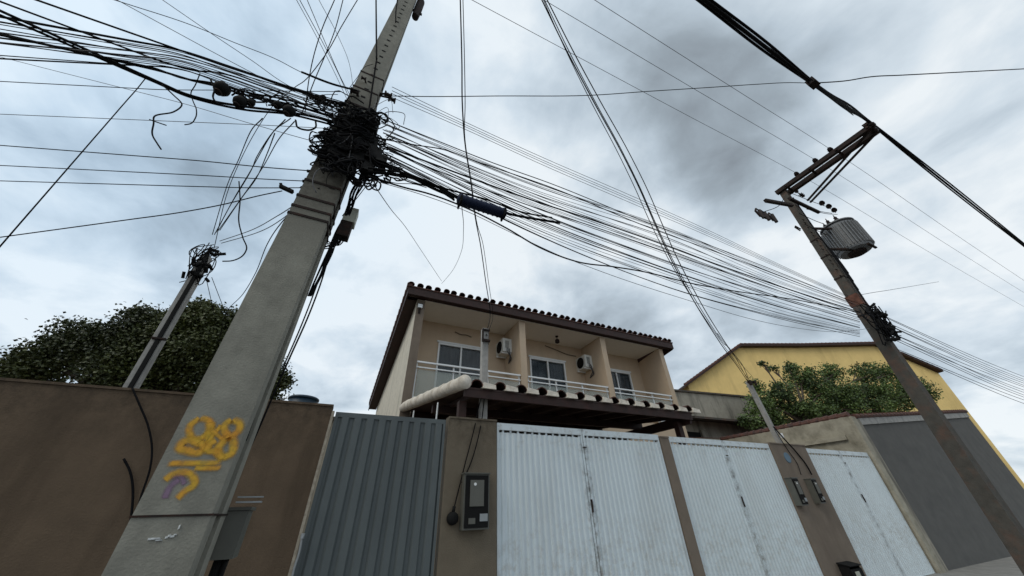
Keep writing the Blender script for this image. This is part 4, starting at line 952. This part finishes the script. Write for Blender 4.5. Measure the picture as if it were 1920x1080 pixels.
for (x, y, w_, h_, dy) in ((672,222,.06,.10,2.25),(655,238,.08,.12,2.24),(640,290,.10,.08,2.26),(668,225,.07,.10,2.25),(666,255,.13,.17,2.25),(702,292,.07,.10,2.22),(716,302,.05,.06,2.2),(690,318,.05,.06,2.22),(675,300,.10,.08,2.25),(640,262,.06,.1,2.26),(690,268,.1,.12,2.24),(655,280,.1,.07,2.25),(700,240,.05,.1,2.25)):
    p = at(x,y,dy); b_ = MB().hexa([(p.x-w_,p.y-.05,p.z-h_),(p.x+w_*.9,p.y-.05,p.z-h_*.9),(p.x+w_*.9,p.y+.04,p.z-h_*.9),(p.x-w_,p.y+.04,p.z-h_)],[(p.x-w_*.8,p.y-.04,p.z+h_),(p.x+w_*.8,p.y-.03,p.z+h_*.9),(p.x+w_*.8,p.y+.04,p.z+h_*.9),(p.x-w_*.8,p.y+.04,p.z+h_)]).build('splice_box', K['plas'], t)
for i, (x, y, Y, lb) in enumerate(((665,172,2.25,'black spool bracket on the upper left side of the big pole'),(728,178,2.3,'upper black spool bracket on the right side of the big pole'),(735,187,2.35,'lower black spool bracket on the right side of the big pole'),(682,147,2.25,'tiny black bracket high on the left side of the big pole'),(590,182,2.25,'flat black spool bracket left of the tangle'),(670,342,2.5,'small black bracket on the pole below the tangle'))):
    p = at(x,y,Y); s_ = .6 if i in (3,) else 1
    t = empty('spool_bracket', p, lb, 'bracket', 'spool brackets on the big pole')
    MB().lathe(p-V((.04*s_,0,0)),(1,0,0),[(0,.035*s_),(.015*s_,.035*s_),(.02*s_,.02*s_),(.06*s_,.02*s_),(.065*s_,.035*s_),(.08*s_,.035*s_)],10).build('spool', K['porc'], t)
    tgt = V((-.6,2.4,p.z)); d = (tgt-p); MB().beam(p+V((0,0,.03*s_)), p+d.normalized()*min(d.length,.16)+V((0,0,.03*s_)), .02*s_, .012).build('strap', K['iron'], t)
wy([(655,165),(670,145),(685,125),(700,120)], 2.25, .003, 'thin curved wire arching left of the pole above the tangle', name='loose_cable')
def stray(P, r_, lb, grp, mt_='cable'): wire(P, r_, lb, group=grp, name='loose_cable', mt=mt_, per=5)
for k in range(44):       # loose ends that stick out all round
    y = rw.uniform(205,330); x = 692-(y-190)*.36+rw.gauss(0,14); sd_ = rw.choice((-1,-1,1,1,1)); L0 = rw.uniform(22,52)
    P = [(x,y),(x+sd_*L0*.5,y+rw.uniform(-20,12)),(x+sd_*L0,y+rw.uniform(-24,26)),(x+sd_*L0*rw.uniform(.5,1.2),y+rw.uniform(0,44))]
    Y = rw.uniform(2.16,2.3); stray([at(a,b,Y) for a, b in P], rw.choice((.0028,.004,.006)), 'thin stray cable loop sticking out of the tangle', 'stray loops of the tangle', rw.choice(('cable','cable','cable2')))
for k in range(26):       # jumpers between the left lines and the tangle
    x = rw.uniform(560,640); y = 165+(x-560)*.5+rw.uniform(-6,28); x2 = x+rw.uniform(25,70); y2 = y+rw.uniform(-2,32); Y = rw.uniform(2.15,2.28)
    stray([at(x,y,Y), at(x+(x2-x)*.3,y+rw.uniform(2,22),Y), at(x+(x2-x)*.7,y2+rw.uniform(-14,10),Y), at(x2,y2,Y)], rw.choice((.003,.005,.007)), 'short black jumper where the left cables enter the tangle', 'jumpers at the left side of the tangle')
for k in range(14):
    x = rw.uniform(420,560); y = 165+(x-420)*.27+rw.uniform(-8,12); Y = 2.2
    stray([at(x,y,Y), at(x+15,y+rw.uniform(-8,12),Y), at(x+32,y+6+rw.uniform(-8,10),Y), at(x+rw.uniform(40,60),y+14+rw.uniform(-6,6),Y)], rw.choice((.004,.007)), 'short black jumper along the splice domes', 'jumpers along the splice domes')
# jumpers from the tangle down right
for i in range(7):
    wy([(690+rw.uniform(-8,8),285+rw.uniform(-8,14)),(705+rw.uniform(-6,8),300+rw.uniform(-4,14)),(730+rw.uniform(-6,6),312+rw.uniform(-6,14)),(760+rw.uniform(-6,10),330+rw.uniform(-6,8)),(820,352+rw.uniform(-4,6)),(852,372+rw.uniform(-4,6))], 2.16+rw.uniform(-.04,.04), rw.choice((.004,.006,.009)), 'black jumper in the twisted bundle between tangle and splice sleeve', group='jumpers leading to the splice sleeve', name='jumper_cable')
wy([(700,332),(740,343),(780,346),(800,352)], 2.2, .0035, 'short level wire just under the tangle', name='jumper_cable')
wire([at(700,345,2.3),at(735,395,3.5),at(760,425,4.6),at(790,470,6),at(828,527,7.7)], .005, 'thin drop line from the tangle to the house roof corner', name='service_drop', mt='cable2')
wire([at(866,388,2.2),at(869,430,3.6),at(866,468,4.8),at(850,505,6.2),at(828,532,7.7)], .0045, 'thin curved line from the splice sleeve to the house roof', name='service_drop', mt='cable2')
wire([at(690,335,2.4),at(660,380,2.6),at(642,405,2.6)], .004, 'thin stay from the tangle to the cream box', name='jumper_cable')
wire([at(697,335,2.4),at(672,368,2.6),at(650,395,2.6)], .004, 'second thin stay from the tangle to the cream box', name='jumper_cable')
# (6) cables from above to the service posts
mp = V((1.98,5.18,4.30)); Bm = atz(865,0,7.2)
pts = [(863,0),(866,120),(867,200),(870,250),(884,350),(890,400),(901,460),(911,530),(919,585),(917,612)]
for i, (dx, r_) in enumerate(((0,.009),(5,.006))):
    wire([atpl(x+dx*(1 if y < 250 or y > 400 else .2),y,mp,Bm) for x,y in pts[:-1]]+[mp+V((.02*i,-.02,0))], r_, ('thicker','thinner')[i]+' strand of the cable falling from the top edge to the slim service post', name='service_drop', ext0=8)
rp = at(1402,716,5.02); Br = atz(1020,0,7.2)
for i, (o0, o1, r_, lb) in enumerate(((0,0,.008,'leftmost strand of the steep cable group falling to the leaning service post'),(5,2,.006,'second strand of the steep cable group, close beside the leftmost'),(10,14,.008,'rightmost strand of the steep cable group, spreading apart midway'),(3,-8,.005,'strand bowing left in the steep cable group'))):
    pp = [(1016,0),(1060,90),(1110,185),(1165,285),(1195,345),(1230,425),(1255,480),(1290,545),(1345,635),(1385,690)]
    sh = [o0+(o1-o0)*math.sin(math.pi*min(1,k/8)) for k in range(len(pp))]
    wire([atpl(x+sh[k],y,rp,Br) for k,(x,y) in enumerate(pp)]+[rp+V((-.05+.04*i,-.03,0))], r_, lb, name='service_drop', ext0=8)
wire([atpl(1345,625,rp,Br),atpl(1375,665,rp,Br),atpl(1412,708,rp,Br),rp+V((.12,-.06,-.02))], .006, 'thin tail splitting off just above the leaning post', name='service_drop')
# cables down the pillars
wire([at(905,735,5.12),at(896,770,5.1),at(890,800,4.985),at(872,870,4.985),at(850,958,4.96)], .008, 'left one of two cables running down the taupe pillar', name='pillar_cable')
wire([at(909,735,5.12),at(905,775,5.1),at(900,805,4.985),at(882,870,4.985),at(866,905,4.97)], .008, 'right one of two cables running down the taupe pillar', name='pillar_cable')
wire([at(1450,800,4.95),at(1475,828,4.93),at(1495,850,4.97),at(1512,872,4.97),at(1522,890,4.96)], .016, 'black cable curving down the wide pillar to the meters', name='pillar_cable')
wire([at(1452,805,4.97),at(1478,845,4.98),at(1495,870,4.98),at(1502,890,4.96)], .008, 'thin cable beside the thick one on the wide pillar', name='pillar_cable')
# (7) high voltage lines and spacer cable along the street
for i, (p, (px, py)) in enumerate(zip(INS, ((885,0),(1020,0),(1115,0)))):
    lz = atpl(px,py,p,p+V((1,0,0)))
    wire([V((p.x+25,p.y,p.z+.2)),V((p.x+8,p.y,p.z-.08)),p,p.lerp(lz,.5)+V((0,0,-.03)),lz], .0045, ('thin bare line over the street, lowest of three','thin bare line over the street, middle of three','thin bare line over the street, highest of three')[i], name='power_line', mt='cable2', ext1=12, cat='power line')
e0 = Ee+V((-.06,-.03,.10)); cl = atpl(1524,156,e0,e0+V((1,0,0))); st = atpl(1320,0,e0,e0+V((1,0,0)))
for i, (dy, dz, r_) in enumerate(((0,0,.022),(.03,.02,.016),(-.03,.025,.016))):
    o = V((0,dy,dz)); wire([st+o,cl.lerp(st,.5)+o*1.3+V((0,0,-.02)),cl+o*.4,cl.lerp(e0,.5)+o*1.2,e0+o*.5,e0+V((1.5,0,-.12))+o,e0+V((12,0,-.1))+o,e0+V((25,0,.3))+o], r_, ('thickest black strand of the heavy cable at the top right','upper strand wound on the heavy cable at the top right','street side strand wound on the heavy cable at the top right')[i], name='power_cable', ext0=12, cat='power cable')
wire([atpl(1335,0,e0,e0+V((1,0,0))),atpl(1420,65,e0,e0+V((1,0,0))),cl+V((0,.02,.02)),atpl(1565,190,e0,e0+V((1,0,0))),atpl(1600,216,e0,e0+V((1,0,0)))], .006, 'thin wire running just above the heavy cable at the top right', name='power_line', ext0=10, cat='power line')
t = empty('cable_clamp', cl, 'dark clamp on the heavy cable where the level wire crosses it', 'clamp')
MB().box(cl.x-.07,cl.x+.07,cl.y-.05,cl.y+.05,cl.z-.05,cl.z+.06).cyl(cl+V((-.1,0,0)),cl+V((-.12,0,-.11)),.018,n=6).cyl(cl+V((.02,0,.05)),cl+V((.02,0,.12)),.015,n=6).build('casting', K['iron'], t)
pe = at(733,180,2.32)
wire([pe]+[atpl(x,y,pe,cl) for x,y in ((800,181),(935,180),(1100,179),(1220,171),(1330,164),(1420,158),(1480,155))]+[cl], .005, 'level wire from the big pole to the clamp on the heavy cable', name='span_wire')
wire([cl, at(1585,152,-.0001+cl.y) if abs(cl.y) > .5 else cl+(atz(1590,151,cl.z+.12)-cl), atz(1625,145,cl.z+.2), atz(1690,141,cl.z+.4)], .008, 'level wire leaving the clamp to the right edge', name='span_wire', ext1=8)
# (8) tangle and lines right of the far pole
t = empty('splice_enclosure', at(1650,610,2.3), 'dark cable tangle on the right side of the transformer pole', 'splice box')
m = MB()
for k in range(24):
    u = rw.random(); x, y = 1632+u*40+rw.gauss(0,7), 575+u*62+rw.gauss(0,6); p = at(x,y,2.25+rw.uniform(-.08,.1)); a_ = V((rw.gauss(0,1),rw.gauss(0,1),rw.gauss(0,1))).normalized(); MB().cyl(p-a_*.09,p+a_*.09,rw.uniform(.02,.045),n=7).build('splice_box', K['plas'], t)
m = MB()
for k in range(20):
    P = []
    for _ in range(5): u = rw.random(); P.append(at(1628+u*45+rw.gauss(0,9),575+u*62+rw.gauss(0,8),2.25+rw.uniform(-.1,.1)))
    m.tube(cat_rom(P,5),.010,5)
m.build('cable_loops', K['cable'], t)
for i in range(12):
    z = 3.9+i*.1+rw.uniform(-.03,.03); s_ = p2(z+.2); wire([V((s_.x+.1,2.3+rw.uniform(-.1,.1),z+.15)),V((16,2.3,z-.25)),V((24,2.3,z-.3)),V((40,2.3,z+.3))], .006, 'thin cable continuing right from the transformer pole', group='thin cables right of the transformer pole')
wy([(1612,553),(1640,548),(1660,545),(1690,540)], 2.3, .006, 'short level line right of the transformer pole, upper one', ext1=6, mt='cable2')
# street side: jumpers on the transformer pole
for i in range(6):
    a_ = [(1478,360),(1500,385),(1512,392),(1470,372),(1498,400),(1508,420)][i]; b_ = [(1552,388),(1560,400),(1570,402),(1430,398),(1545,420),(1550,440)][i]
    A_, B_ = at(*a_,2.2), at(*b_,2.1); wire([A_,A_.lerp(B_,.5)+V((0,-.03,-.10)),B_], .008, 'black jumper wire between pole and transformer', group='jumpers on the transformer pole', name='jumper_cable')
for i in range(5):
    A_, B_ = p2(8.6-.3*i)+V((-.12,-.14,0)), p2(5.0+.25*i)+V((-.13+.05*i,-.15,0)); wire([A_,A_.lerp(B_,.4)+V((-.03,0,0)),A_.lerp(B_,.7)+V((.03,0,0)),B_], .012, 'riser wire strapped to the face of the transformer pole', group='risers on the transformer pole', name='riser_cable', mt='cable')

for o in bpy.data.objects:
    if '_o' in o.keys(): del o['_o']
